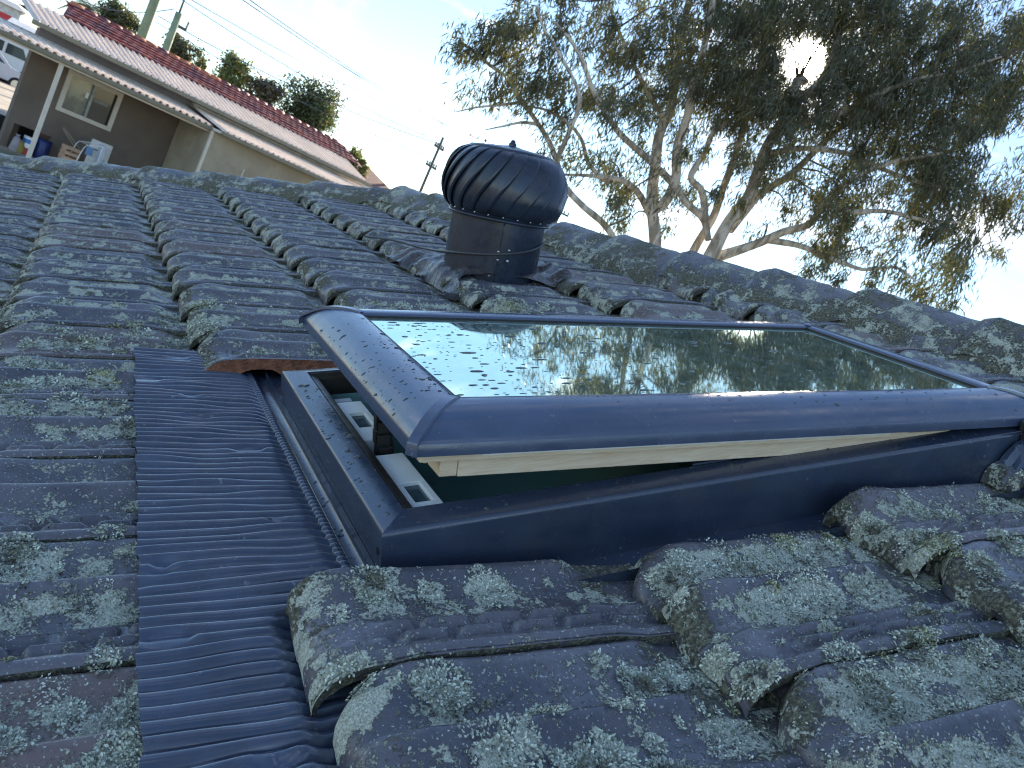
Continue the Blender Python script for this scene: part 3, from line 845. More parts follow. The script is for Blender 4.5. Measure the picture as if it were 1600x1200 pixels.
for i in range(6):
    h0 = 0.010 + i * 0.0165
    mb = MB(); cx = 0.470 + 0.0012 * math.sin(i * 2.1)
    mb.box((cx - 0.009, -0.485, h0), (cx + 0.009, -0.470, h0 + 0.014))
    mb.box((cx - 0.0115, -0.4825, h0 + 0.003), (cx - 0.009, -0.4725, h0 + 0.020)); mb.box((cx + 0.009, -0.4825, h0 + 0.003), (cx + 0.0115, -0.4725, h0 + 0.020))
    bevel(mb.build('chain_link', M_GASKET, WIN, off=wb), 0.0015)

# sash, hinged at its upper end and lifted at the lower one
HU, HN, ANG = 1.448, 0.0485, math.radians(4.03)
SA, SV0, SV1 = 1.018, -0.695, -0.182
def sash_xf(V):
    V = np.asarray(V, float)
    a, vv, h = V[:, 0], V[:, 1], V[:, 2]
    return np.stack([HU - a * math.cos(ANG) + h * math.sin(ANG) * -1 * -1 * 0 - h * math.sin(ANG) * 0 + 0 * h - 0 + (-0.0) , vv, HN + a * math.sin(ANG) + h * math.cos(ANG)], 1) + np.stack([h * math.sin(ANG), 0 * h, 0 * h], 1)
rail = [(0.030, 0.001), (0.0, 0.0), (0.0, 0.0125), (0.0008, 0.0140), (0.003, 0.0170), (0.008, 0.0222), (0.015, 0.0278), (0.023, 0.0325), (0.032, 0.0362), (0.042, 0.0385), (0.052, 0.0395), (0.060, 0.0393), (0.066, 0.0383), (0.0685, 0.0368), (0.0695, 0.0345), (0.0695, 0.027)]
for o in mitre_rails('sash_rail', rail, (0.0, SV0, SA, SV1), M_CLAD, WIN, wb, sash_xf): sharp(o, 55)
# arched trims over the four mitres
for (ca, cv, sa, sv_) in ((SA, SV0, -1, 1), (SA, SV1, -1, -1), (0.0, SV0, 1, 1), (0.0, SV1, 1, -1)):
    V = []
    pr = [(d, h) for d, h in rail[1:14]]
    for off_ in (-0.0075, -0.0065, 0.0065, 0.0075):
        for d, h in pr:
            lift_ = 0.0026 if abs(off_) < 0.007 else -0.001
            dd = d - (0.0022 if d < 0.004 else 0.0)
            V.append((ca + sa * (dd + off_ * (0.6)), cv + sv_ * (dd - off_ * (0.6)), h + lift_))
    V = sash_xf(np.array(V))
    F = grid_faces(4, len(pr))
    sharp(build('corner_trim', V - wb, F.tolist(), M_CLAD, WIN, True), 50)
# glazing
def slab(a0, v0, h0, a1, v1, h1): 
    m = MB(); m.box((a0, v0, h0), (a1, v1, h1)); return m
m = slab(0.066, SV0 + 0.066, 0.010, SA - 0.066, SV1 - 0.066, 0.0322); m.V = sash_xf(np.array(m.V)).tolist(); m.V = [tuple(v) for v in m.V]
PANE = m.build('glass_pane', M_GLASS, WIN, off=wb)
m = MB()
for (d0, d1, h0, h1) in ((0.0645, 0.0695, 0.026, 0.0350),):
    a0, a1, v0, v1 = d0, SA - d0, SV0 + d0, SV1 - d0
    t_ = d1 - d0 + 0.0035
    m.box((a0, v0, h0), (a1, v0 + t_, h1)); m.box((a0, v1 - t_, h0), (a1, v1, h1)); m.box((a0, v0 + t_, h0), (a0 + t_, v1 - t_, h1)); m.box((a1 - t_, v0 + t_, h0), (a1, v1 - t_, h1))
m.V = [tuple(v) for v in sash_xf(np.array(m.V))]
m.build('glazing_seal', M_GASKET, WIN, off=wb)
# timber under the cladding
def sash_part(name, boxes, mat, bw=0.0012):
    m = MB()
    for b in boxes: m.box(*b)
    m.V = [tuple(v) for v in sash_xf(np.array(m.V))]
    o = m.build(name, mat, WIN, off=wb)
    if bw: bevel(o, bw)
    return o
sash_part('timber_rail', [((0.30, SV0 + 0.010, -0.0105), (SA - 0.012, SV0 + 0.060, -0.0005)), ((0.16, SV0 + 0.0225, -0.034), (SA - 0.060, SV0 + 0.060, -0.0108))], M_PINE)
sash_part('timber_rail', [((0.06, SV1 - 0.060, -0.034), (SA - 0.050, SV1 - 0.016, -0.0005))], M_PINE)
sash_part('timber_rail', [((SA - 0.092, SV0 + 0.0605, -0.034), (SA - 0.036, SV1 - 0.0605, -0.0005))], M_PINE)
sash_part('timber_seal', [((0.34, SV0 + 0.007, -0.0045), (SA - 0.078, SV0 + 0.0098, -0.0008))], M_WHITE, 0)
sash_part('timber_block', [((SA - 0.0595, SV0 + 0.0235, -0.0335), (SA - 0.040, SV0 + 0.058, -0.0120))], M_PINE)
mb = MB(); mb.box((1.372, -0.712, -0.01), (1.382, -0.702, 0.062)); mb.box((1.366, -0.716, 0.050), (1.40, -0.700, 0.066))
bevel(mb.build('hinge_bracket', M_BRONZE, WIN, off=wb), 0.002)
mb = MB(); mb.box((0.80, FV0 + 0.0335, 0.0520), (0.86, FV0 + 0.0350, 0.0545)); mb.build('drain_clip', M_FLASH, WIN, off=wb)

# rain drops
def drops(name, pts, nrm, rad, parent, base, stretch):
    ico = []
    for la, r_, z_ in ((0, 1.0, 0.0), (0.6, 0.82, 0.55), (1.1, 0.42, 0.88)):
        for a in range(8): ico.append((r_ * math.cos(a * math.pi / 4), r_ * math.sin(a * math.pi / 4), z_))
    ico.append((0, 0, 1.0)); ico = np.array(ico)
    fs = [(r * 8 + a, r * 8 + (a + 1) % 8, (r + 1) * 8 + (a + 1) % 8, (r + 1) * 8 + a) for r in range(2) for a in range(8)] + [(16 + a, 16 + (a + 1) % 8, 24) for a in range(8)]
    V = []; F = []
    for p, n, r, st_ in zip(pts, nrm, rad, stretch):
        n = n / np.linalg.norm(n); a = np.cross(n, [0, 1, 0]); a /= np.linalg.norm(a); b = np.cross(n, a)
        o = len(V)
        wob = rng.uniform(0.8, 1.2, len(ico))
        V += [p + r * wo * (x * st_ * a + y * b) + n * z_ * r * 0.5 for (x, y, z_), wo in zip(ico, wob)]
        F += [tuple(i + o for i in f) for f in fs]
    build(name, np.array(V) - np.asarray(base), F, M_WATER, parent, True, kind='stuff')
rp = np.array(rail[2:14])
def rail_pt(q):                         # point and normal across the rail at fraction q
    x = q * (len(rp) - 1); i = int(min(x, len(rp) - 2)); f_ = x - i
    p = rp[i] * (1 - f_) + rp[i + 1] * f_; d = rp[i + 1] - rp[i]
    return p, np.array([-d[1], d[0]]) / np.linalg.norm(d)
pts, nr, rd, sx = [], [], [], []
for i in range(230):
    q = rng.uniform(0.15, 0.95) ; (d, h), (nd, nh) = rail_pt(q)
    if i < 150:
        y = SV0 + 0.075 + abs(rng.normal(0.0, 0.16))
        if y > SV1 - 0.07: continue
        P = np.array([[SA - d, y, h]]); N = np.array([[-nd, 0, nh]])
    else:
        x = rng.uniform(0.08, 0.62) if i < 200 else rng.uniform(0.08, SA - 0.1)
        if rng.uniform() < 0.6: q = rng.uniform(0.5, 0.97); (d, h), (nd, nh) = rail_pt(q)
        P = np.array([[x, SV0 + d, h]]); N = np.array([[0, nd, nh]])
    p0 = sash_xf(P)[0]; p1 = sash_xf(P + N * 0.01)[0]
    pts.append(p0); nr.append(p1 - p0); rd.append(np.clip(rng.lognormal(math.log(0.0011), 0.45), 0.0005, 0.0032)); sx.append(rng.uniform(0.9, 1.9))
drops('water_drop', pts, nr, rd, WIN, wb, sx)
pts, nr, rd, sx = [], [], [], []
for i in range(520):
    a = SA - 0.08 - abs(rng.normal(0, 0.28)); y = rng.uniform(SV0 + 0.075, SV1 - 0.075)
    if a < 0.09 or a > SA - 0.075: continue
    y = SV0 + 0.075 + round((y - SV0 - 0.075) / 0.017) * 0.017 + rng.normal(0, 0.0028)
    y = min(max(y, SV0 + 0.075), SV1 - 0.075)
    p0 = sash_xf(np.array([[a, y, 0.0323]]))[0]; p1 = sash_xf(np.array([[a, y, 0.0423]]))[0]
    pts.append(p0); nr.append(p1 - p0); rd.append(np.clip(rng.lognormal(math.log(0.0009), 0.5), 0.0004, 0.003)); sx.append(rng.uniform(1.0, 4.5))
drops('water_drop', pts, nr, rd, WIN, wb, sx)
pts, nr, rd, sx = [], [], [], []
for i in range(130):
    side = rng.uniform()
    if side < 0.45: p = np.array([FU0 + rng.uniform(0.004, 0.030), rng.uniform(FV0 + 0.03, FV1 - 0.08), 0]); p[2] = 0.0463 + (p[0] - FU0 - 0.0045) * 0.204; n = np.array([-0.2, 0, 1.0])
    elif side < 0.75: p = np.array([rng.uniform(FU0 + 0.04, FU1 - 0.1), FV0 + rng.uniform(0.005, 0.030), 0]); p[2] = 0.0463 + (p[1] - FV0 - 0.0045) * 0.204; n = np.array([0, -0.2, 1.0])
    else: p = np.array([rng.uniform(0.389, 0.3985), rng.uniform(-0.68, -0.30), -0.0203]); n = np.array([0, 0, 1.0])
    pts.append(p); nr.append(n); rd.append(np.clip(rng.lognormal(math.log(0.0014), 0.5), 0.0006, 0.004)); sx.append(rng.uniform(0.9, 1.5))
drops('water_drop', pts, nr, rd, WIN, wb, sx)

# ------------------------------------------------------------------ turbine ventilator
VBASE = np.array([1.150, 0.748, 0.0])
VEN = root('roof_ventilator', VBASE)
tag(VEN, 'black spinning turbine roof ventilator on its tube, standing on the tiles', 'roof ventilator')
tl = math.radians(8.0)
e3 = np.array([math.sin(tl), 0.0, math.cos(tl)]); e2 = np.array([0, 1.0, 0]); e1 = np.cross(e2, e3)
def vax(r, th, z): return r * math.cos(th) * e1 + r * math.sin(th) * e2 + z * e3
th = np.linspace(0, 2 * np.pi, 97)
zz = [-0.09, 0.0, 0.06, 0.12, 0.168]; rr_ = [0.1345, 0.1345, 0.134, 0.1335, 0.133]
V = np.array([vax(r, a, z) for r, z in zip(rr_, zz) for a in th])
build('tube', V, grid_faces(len(zz), len(th)), M_VENT, VEN, True)
seam_a = math.atan2(-0.93, -0.20)
mb = MB(); mb.tube([vax(0.1348, seam_a - 0.1, z) for z in np.linspace(-0.02, 0.165, 8)], 0.0012, 6); mb.build('tube_seam', M_VENT, VEN, True)
mb = MB(); mb.tube([vax(0.141, a, 0.164) for a in np.linspace(0, 2 * np.pi, 73)], 0.0042, 8, False); mb.build('rim_ring', M_VENT, VEN, True)
V = np.array([vax(r, a, z) for r, z in ((0.133, 0.166), (0.141, 0.168), (0.141, 0.176)) for a in th]); build('rim_plate', V, grid_faces(3, len(th)), M_VENT, VEN, True)
NVANE = 22
prR = np.array([[0.000, 0.1405, 0.172], [0.06, 0.150, 0.177], [0.18, 0.1645, 0.193], [0.34, 0.1735, 0.222], [0.5, 0.1755, 0.250], [0.64, 0.1715, 0.278], [0.77, 0.162, 0.309], [0.88, 0.147, 0.331], [0.96, 0.129, 0.343], [1.0, 0.115, 0.347]])
tau = np.linspace(0, 1, 25); RR = np.interp(tau, prR[:, 0], prR[:, 1]); ZZ = np.interp(tau, prR[:, 0], prR[:, 2])
ker = np.array([0.25, 0.5, 0.25])
for _ in range(2):
    RR[1:-1] = np.convolve(RR, ker, 'valid'); ZZ[1:-1] = np.convolve(ZZ, ker, 'valid')
wv = np.linspace(0, 1, 13); dth = 2 * np.pi / NVANE
first = None
for i in range(NVANE):
    V = []
    for tq, r, z in zip(tau, RR, ZZ):
        for q in wv:
            a = i * dth + q * dth * 1.16 + 0.62 * tq ** 1.3
            lift_ = -0.009 * (1 - q) + 0.003 * q - 0.005 * smooth(0.94, 1.0, q) + 0.0035 * math.exp(-((q - 0.95) / 0.04) ** 2)
            k_ = math.sin(math.pi * min(1, tq * 1.02)) ** 0.5 if 0 < tq < 1 else 0
            V.append(vax(r + lift_ * (0.25 + 0.75 * k_), a, z))
    build('vane', np.array(V), grid_faces(len(tau), len(wv)), M_VENT, VEN, True)
V = np.array([vax(r, a, z) for r, z in ((0.118, 0.339), (0.1195, 0.346), (0.114, 0.3505), (0.08, 0.3545), (0.03, 0.359), (0.014, 0.362), (0.0005, 0.363)) for a in th])
build('top_cap', V, grid_faces(7, len(th)), M_VENT, VEN, True)
V = np.array([vax(r, a, z) for r, z in ((0.011, 0.359), (0.011, 0.368), (0.0075, 0.371), (0.007, 0.374), (0.0045, 0.378), (0.0003, 0.379)) for a in np.linspace(0, 2 * np.pi, 17)])
build('axle_knob', V, grid_faces(6, 17), M_VENT, VEN, True)
def stud(parts, r, a, z, s):
    c = vax(r, a, z); nrm = vax(1, a, 0); t1 = vax(1, a + math.pi / 2, 0)
    for k in range(3):
        pass
    V = [c + nrm * s * 0.7]
    for rr2, hh in ((0.7, 0.5), (1.0, 0.0)):
        for b in range(8): V.append(c + s * rr2 * (math.cos(b * math.pi / 4) * t1 + math.sin(b * math.pi / 4) * e3) + nrm * s * hh)
    F = [(0, 1 + b, 1 + (b + 1) % 8) for b in range(8)] + [(1 + b, 9 + b, 9 + (b + 1) % 8, 1 + (b + 1) % 8) for b in range(8)]
    parts.add(V, F)
for i in range(22):
    mb = MB(); stud(mb, 0.1425, i * dth + 0.06, 0.1735, 0.0029); mb.build('rivet', M_STEEL, VEN, True)
for da, z, s in ((-0.115, 0.082, 0.0036), (0.10, 0.090, 0.0036), (-0.10, 0.060, 0.0036), (0.105, 0.061, 0.0046), (-0.22, 0.014, 0.0036), (-0.62, 0.012, 0.0028)):
    mb = MB(); stud(mb, 0.1346, seam_a + da, z, s); mb.build('screw', M_STEEL, VEN, True)

SK = root('flashing_skirt', (1.12, 0.75, 0.0)); skb = np.array([1.12, 0.75, 0.0])
tag(SK, 'crumpled grey brown lead sheet dressed over the tiles under the ventilator tube', 'flashing')
x = np.linspace(0.935, 1.36, 60); y = np.linspace(0.49, 1.13, 84)
X, Y = np.meshgrid(x, y, indexing='ij'); X, Y = X.ravel(), Y.ravel()
edge_u = 0.962 - 0.035 * smooth(0.62, 0.50, Y) + 0.03 * (vnoise(np.stack([0 * Y, Y, 0 * Y], 1), 9, 71) - 0.5)
X = edge_u + (X - 0.935) / 0.425 * (1.36 - edge_u)
Ylow = 0.615 + 0.02 * (vnoise(np.stack([X, 0 * X, 0 * X], 1), 12, 72) - 0.5) - 0.115 * smooth(1.02, 0.95, X) + 0.02 * smooth(1.1, 1.3, X) * 0
Y = Ylow + (Y - 0.49) / 0.64 * (1.12 - 0.25 * smooth(1.0, 1.3, X) - Ylow)
P = np.stack([X, Y, 0 * X], 1)
c1 = np.abs(vnoise(P, 17, 73) - 0.5) * 2; c2 = np.abs(vnoise(P, 33, 74) - 0.5) * 2
Z = surf(X, Y)
for _ in range(14):
    Zg = Z.reshape(60, 84); Zg[1:-1, 1:-1] = 0.25 * (Zg[:-2, 1:-1] + Zg[2:, 1:-1] + Zg[1:-1, :-2] + Zg[1:-1, 2:]); Z = Zg.ravel()
Z = Z + 0.012 + (0.015 * (c1 - 0.35) + 0.004 * (c2 - 0.4)) * (1 - 0.75 * smooth(1.05, 1.2, X))
rd_ = np.sqrt((X - VBASE[0]) ** 2 + (Y - VBASE[1]) ** 2)
Z = Z + 0.016 * smooth(0.20, 0.135, rd_)
build('lead_sheet', np.stack([X, Y, Z], 1) - skb, grid_faces(60, 84), M_LEAD, SK, True)

cb = np.array([1.02, 0.78, 0.06])
CAB = root('cable', cb)
tag(CAB, 'thin grey cable slung round the ventilator tube from the tiles at its left', 'cable')
pts = []
for a, z in zip(np.linspace(seam_a - 1.15, seam_a + 1.15, 26), np.linspace(0.052, 0.118, 26)): pts.append(VBASE + vax(0.1385, a, z - 0.006 * math.sin((a - seam_a + 1.15) / 2.3 * math.pi)))
lead_in = [np.array([0.90, 1.16, 0.045]), np.array([0.95, 1.05, 0.052]), np.array([0.995, 0.93, 0.050])]
MB().tube(spline(np.array(lead_in + pts), 90), 0.0034, 8).build('cable_run', M_CABLE, CAB, True, cb)

# ------------------------------------------------------------------ ground
gx = np.linspace(-260, 260, 53); gy = np.linspace(-120, 420, 55)
X, Y = np.meshgrid(gx, gy, indexing='ij'); X, Y = X.ravel(), Y.ravel()
Zg = np.interp(Y, [-120, 8, 22, 34, 46, 70, 420], [-3.4, -3.3, -2.0, -1.75, -1.35, -1.2, -1.2])
t = NT('yard_ground')
t.set(Base_Color=t.mix(t.ramp(t.noise(0.35, 6), 0.42, 0.6), (0.30, 0.25, 0.19), (0.085, 0.10, 0.045)), Roughness=0.95)
t.bump(t.noise(8, 5), 0.4, 0.05)
gobj = build('ground', np.stack([X, Y, Zg], 1), grid_faces(53, 55), t.m, None, True); gobj['kind'] = 'structure'
M_CONC = plain('sunlit_concrete', (0.42, 0.36, 0.29), 0.9, 0.15, 1.2, bump=0.2, bscale=25)
mb = MB(); mb.add([(-14, 27, -1.80), (-1.9, 27, -1.80), (-1.9, 45, -1.27), (-14, 45, -1.27)], [(0, 1, 2, 3)])
dv = mb.build('driveway', M_CONC); dv['kind'] = 'structure'

# ------------------------------------------------------------------ the house across the yard (x along the front, y away from us)
HP = np.array([-0.904, 24.853, -2.0]); HA = math.atan2(0.39947, 0.91675)
HOU = empty('brick_house', HP, (0, 0, HA)); HOU.name = 'neighbour_house'
tag(HOU, 'low brown rendered house with tan metal awnings and a red tiled roof', 'house')
hz = lambda z_: z_ + 2.0
M_WALL = plain('brown_render', (0.175, 0.14, 0.115), 0.92, 0.1, 1.5, bump=0.2, bscale=30)
M_WALL2 = plain('beige_render', (0.36, 0.31, 0.235), 0.92, 0.12, 1.3, bump=0.2, bscale=30, dirt=(0.25, 0.21, 0.17))
M_UPW = plain('mauve_weatherboard', (0.20, 0.185, 0.205), 0.8, 0.1, 2)
M_TAN = plain('tan_steel_roof', (0.80, 0.67, 0.56), 0.42, 0.08, 1.5, spec=0.5)
M_GUT = plain('olive_gutter', (0.20, 0.185, 0.135), 0.5, 0.1, 4)
M_CREAM = plain('cream_paint', (0.66, 0.60, 0.52), 0.55, 0.06, 4)
M_DARK = plain('shade_black', (0.02, 0.025, 0.03), 0.8, 0.2, 4)  # near-black colour for the shade under the house
M_RED = None
t = NT('red_roof_tile'); r = t.rand()
t.set(Base_Color=t.mix(t.ramp(t.noise(2.2, 5), 0.4, 0.62), t.mix(r, (0.22, 0.045, 0.045), (0.30, 0.075, 0.06)), (0.12, 0.035, 0.06)), Roughness=0.6)
M_RED = t.m
M_ORANGE = plain('orange_ridge_tile', (0.48, 0.17, 0.075), 0.8, 0.2, 5)
def hbox(name, lo, hi, m, bv=0, parent=None):
    mb = MB(); mb.box((lo[0], -hi[1], hz(lo[2])), (hi[0], -lo[1], hz(hi[2])))
    o = mb.build(name, m, parent or HOU)
    if bv: bevel(o, bv)
    return o
# front wall with openings
mb = MB()
def hb_(lo, hi): mb.box((lo[0], -hi[1], hz(lo[2])), (hi[0], -lo[1], hz(hi[2])))
hb_((-0.98, -0.2, -2.6), (-0.81, 0, 1.16)); hb_((-0.81, -0.2, -1.36), (-0.02, 0, 1.16)); hb_((-0.02, -0.2, -1.36), (0.14, 0, -0.56))
hb_((0.14, -0.2, -2.6), (1.5, 0, -0.56)); hb_((-0.02, -0.2, 0.46), (1.5, 0, 1.16)); hb_((1.5, -0.2, -2.6), (3.4, 0, 1.16)); hb_((3.4, -0.2, -2.6), (10.3, 0.0, 1.16)); hb_((-0.81, -0.2, -2.6), (0.14, 0, -1.99))
mb.hull([(-0.97, 0.2, hz(-2.6)), (-0.8, 0.2, hz(-2.6)), (2.2, 5.2, hz(-2.6)), (2.0, 5.2, hz(-2.6))], [(-0.97, 0.2, hz(1.16)), (-0.8, 0.2, hz(1.16)), (2.2, 5.2, hz(1.16)), (2.0, 5.2, hz(1.16))]); hb_((2.0, -5.4, -2.6), (10.3, -5.2, 1.16))
mb.build('wall', M_WALL, HOU)
hbox('weatherboard_band', (-0.99, 0.003, 0.93), (10.2, 0.03, 1.17), M_UPW)
hbox('subfloor_shade_sheet', (-0.80, -1.2, -2.0), (0.13, -1.15, -1.36), M_DARK)  # black sheet standing in for the shade inside the opening
hbox('side_extension', (3.25, 0.05, -2.6), (11.0, 2.0, 0.60), M_WALL2)
hbox('corner_board', (3.19, 1.96, -2.6), (3.27, 2.03, 0.60), M_CREAM)
for px in (4.55, 5.9, 6.0):
    hbox('conduit', (px, 2.002, -0.55), (px + 0.035, 2.03, -0.05), M_CREAM)
hbox('awning_flashing', (-2.35, 0.035, 0.89), (3.3, 0.12, 0.965), plain('pale_flashing', (0.42, 0.45, 0.46), 0.5, 0.08, 3))
def corrugated(name, a0, a1, b0, z0, b1, z1, pitch, rib, m, wide=0.3):
    n = int((a1 - a0) / pitch); V = []; F = []
    xs = []
    for i in range(n):
        x = a0 + i * pitch
        xs += [(x, 0), (x + pitch * (1 - wide), 0), (x + pitch * (1 - wide * 0.8), rib), (x + pitch * (1 - wide * 0.2), rib)]
    xs.append((a0 + n * pitch, 0))
    for (b, z_) in ((b0, z0), (b1, z1)):
        V += [(x, -b, hz(z_ + r_)) for x, r_ in xs]
    build(name, V, grid_faces(2, len(xs)).tolist(), m, HOU, False)
corrugated('awning_sheet', -2.5, 3.35, 0.06, 0.90, 1.82, 0.70, 0.20, 0.055, M_TAN, 0.5)
corrugated('metal_roof', -1.38, 10.4, 0.52, 1.27, -1.05, 1.73, 0.20, 0.045, M_TAN, 0.25)
corrugated('extension_roof', 3.32, 11.6, 0.10, 1.05, 2.32, 0.72, 0.20, 0.045, M_TAN, 0.3)
hbox('barge_board', (3.24, 0.05, 0.62), (3.31, 2.33, 0.70), M_CREAM)
hbox('gutter', (-2.55, 1.83, 0.58), (3.30, 1.94, 0.69), M_GUT, 0.02)
hbox('fascia', (-2.5, 1.78, 0.53), (3.28, 1.825, 0.58), M_CREAM)
hbox('gutter', (-1.4, 0.53, 1.15), (10.45, 0.64, 1.27), M_GUT, 0.02)
hbox('gutter', (3.3, 2.33, 0.60), (11.6, 2.44, 0.71), M_GUT, 0.02)
hbox('wall_flashing', (3.4, 0.06, 1.08), (11.4, 0.2, 1.14), plain('pale_strip', (0.5, 0.52, 0.5), 0.5))
hbox('post', (-0.95, 1.72, -2.2), (-0.86, 1.80, 0.56), M_CREAM)
# red tiled upper roof: every tile a piece
rise, run = 0.49, 1.5; slope_l = math.hypot(rise, run); course = slope_l / 6
sa_ = math.atan2(rise, run)
tile_me = None; nt_ = 0
for ci in range(6):
    for i in range(43):
        a = -0.12 + i * 0.262 + 0.131 * (ci % 2)
        if a < -0.2 + 0.55 * (ci / 6): continue
        if a + 0.26 > 11.1: continue
        if tile_me is None:
            mb = MB()
            mb.add([(0.004, 0, 0.05), (0.258, 0, 0.05), (0.258, course * 1.12, 0.0), (0.004, course * 1.12, 0.0), (0.004, 0, 0.0), (0.258, 0, 0.0), (0.13, 0, 0.062), (0.13, course * 1.12, 0.012)],
                   [(0, 6, 7, 3), (6, 1, 2, 7), (4, 5, 1, 6, 0), (4, 0, 3), (5, 2, 1)])
            o = mb.build('red_roof_tile', M_RED, HOU); tile_me = o.data
        else:
            o = bpy.data.objects.new('red_roof_tile', tile_me); col.objects.link(o); o.parent = HOU
        o.location = (a, 1.05 + ci * course * math.cos(sa_), hz(1.755 + ci * course * math.sin(sa_)) + 0.01 * math.sin(i * 7.3 + ci))
        o.rotation_euler = (sa_, 0, 0); nt_ += 1
mb = MB(); mb.add([(-0.2, 1.06, hz(1.745)), (11.15, 1.06, hz(1.745)), (11.15, 2.55, hz(2.235)), (0.42, 2.55, hz(2.235))], [(0, 1, 2, 3)])
mb.add([(0.42, 2.56, hz(2.235)), (11.15, 2.56, hz(2.235)), (11.15, 5.1, hz(1.2)), (2.0, 5.1, hz(1.2))], [(0, 1, 2, 3)])
mb.add([(-0.2, 1.06, hz(1.745)), (0.42, 2.56, hz(2.235)), (2.0, 5.1, hz(1.2)), (-1.3, 1.0, hz(1.5))], [(0, 1, 2, 3)])
mb.build('roof_deck', M_RED, HOU)
for i in range(28):
    a = 0.45 + i * 0.385
    if a > 10.8: break
    mb = MB(); mb.tube([(a, 2.56, hz(2.235)), (a + 0.40, 2.56, hz(2.235))], [0.10, 0.085], 10)
    mb.build('ridge_tile', M_ORANGE if i in (0, 5, 6, 8, 9, 10, 11, 12) else M_RED, HOU, True)
# window
WF = hbox('window', (-0.02, 0.0, 0.40), (1.50, 0.05, 0.52), M_CREAM)
hbox('window_frame', (-0.02, 0.0, -0.62), (0.10, 0.05, 0.40), M_CREAM, 0, None); hbox('window_frame', (1.38, 0.0, -0.62), (1.50, 0.05, 0.40), M_CREAM); hbox('window_sill', (0.10, 0.0, -0.62), (1.38, 0.06, -0.51), M_CREAM)
WF.name = 'window_head'
t = NT('window_glass'); t.set(Base_Color=(0.035, 0.045, 0.05), Roughness=0.04, Specular_IOR_Level=0.8); M_PANE = t.m
t = NT('curtained_glass'); t.set(Base_Color=t.mix(t.ramp(t.noise(2.5, 3), 0.4, 0.6), (0.15, 0.17, 0.15), (0.33, 0.35, 0.29)), Roughness=0.06, Specular_IOR_Level=0.8); M_PANEC = t.m
hbox('pane', (0.10, -0.10, -0.51), (0.74, -0.09, 0.40), M_PANEC); hbox('pane', (0.80, -0.07, -0.51), (1.38, -0.06, 0.40), M_PANE)
hbox('mullion', (0.735, -0.08, -0.51), (0.80, -0.02, 0.40), plain('grey_aluminium', (0.35, 0.36, 0.36), 0.4))
hbox('lamp_glimpse', (0.62, -0.088, -0.02), (0.70, -0.083, 0.14), M_WHITE).name = 'glimpsed_lamp_patch'  # plain white plate on the pane standing in for a glimpsed lamp
hbox('curtain_rail', (0.84, -0.058, -0.02), (1.25, -0.053, 0.05), plain('grey_cloth', (0.25, 0.26, 0.26), 0.8))

def hpt(a, b, z_): 
    return np.array([HP[0] + a * 0.91675 + b * 0.39947, HP[1] + a * 0.39947 - b * 0.91675, z_])
def hroot(name, a, b, z_): return empty(name, hpt(a, b, z_), (0, 0, HA))
# clutter against the wall
ZF = -2.05
R_ = hroot('storage_box', -0.38, 0.12, ZF); tag(R_, 'blue white and red carton standing in the dark opening under the house', 'carton')
MB().box((-0.12, -0.1, 0.0), (0.12, 0.1, 0.2)).build('lower_panel', plain('red_card', (0.45, 0.05, 0.06), 0.6), R_)
MB().box((-0.12, -0.1, 0.2), (0.12, 0.1, 0.32)).build('middle_panel', M_WHITE, R_); MB().box((-0.12, -0.1, 0.32), (0.12, 0.1, 0.43)).build('upper_panel', plain('blue_card', (0.05, 0.2, 0.55), 0.5), R_)
MB().box((-0.12, -0.1, 0.43), (0.12, 0.1, 0.5)).build('lid', M_WHITE, R_)
R_ = hroot('storage_drum', 0.0, 0.05, ZF); tag(R_, 'deep blue plastic drum in the opening, right of the cream post', 'drum')
mb = MB(); mb.tube([(0, 0, 0.0), (0, 0, 0.04), (0, 0, 0.5), (0, 0, 0.54)], [0.17, 0.19, 0.19, 0.165], 18); mb.build('drum_body', plain('blue_plastic', (0.015, 0.03, 0.14), 0.4), R_, True)
mb = MB(); mb.tube([(0, 0, 0.54), (0, 0, 0.57)], [0.18, 0.18], 18); mb.build('drum_lid', plain('navy_plastic', (0.01, 0.02, 0.09), 0.4), R_, True)
for a, cc, lab, hh in ((-0.70, (0.30, 0.27, 0.30), 'pale mauve sack slumped at the left of the dark opening', 0.46), (-0.58, (0.26, 0.21, 0.05), 'mustard yellow sack between the mauve sack and the carton', 0.34)):
    R_ = hroot('sack', a, 0.2, ZF); tag(R_, lab, 'sack', 'sacks in the opening under the house')
    thv = np.linspace(0, 2 * np.pi, 15); V = []
    for zq, rq in ((0, 0.09), (0.1, 0.115), (0.5, 0.11), (0.8, 0.075), (0.88, 0.035), (1.0, 0.06)):
        for a2 in thv: V.append((rq * math.cos(a2) * (1 + 0.12 * math.sin(3 * a2 + zq * 5)), rq * math.sin(a2), zq * hh))
    build('sack_body', V, grid_faces(6, 15).tolist(), plain('sack_cloth', cc, 0.9), R_, True)
    mb = MB(); mb.tube([(0.036 * math.cos(q), 0.036 * math.sin(q), 0.88 * hh) for q in np.linspace(0, 6.28, 13)], 0.008, 5, False); mb.build('tie', M_CABLE, R_)
R_ = hroot('wooden_crate', 0.42, 0.7, -1.98); tag(R_, 'small bare timber crate on the ground right of the cream post', 'crate')
M_RAW = plain('raw_timber', (0.5, 0.33, 0.22), 0.8, 0.2, 8)
for z_ in (0.26, 0.40, 0.54):
    for y_ in (-0.15, 0.15): MB().box((-0.2, y_ - 0.008, z_), (0.2, y_ + 0.008, z_ + 0.08)).build('slat', M_RAW, R_)
for x_ in (-0.18, 0.18): MB().box((x_ - 0.015, -0.14, 0.0), (x_ + 0.015, 0.14, 0.62)).build('end_panel', M_RAW, R_)
R_ = hroot('clothes_rack', 0.60, 0.8, -2.0); tag(R_, 'folding white wire clothes rack standing between the crate and white panel', 'clothes rack')
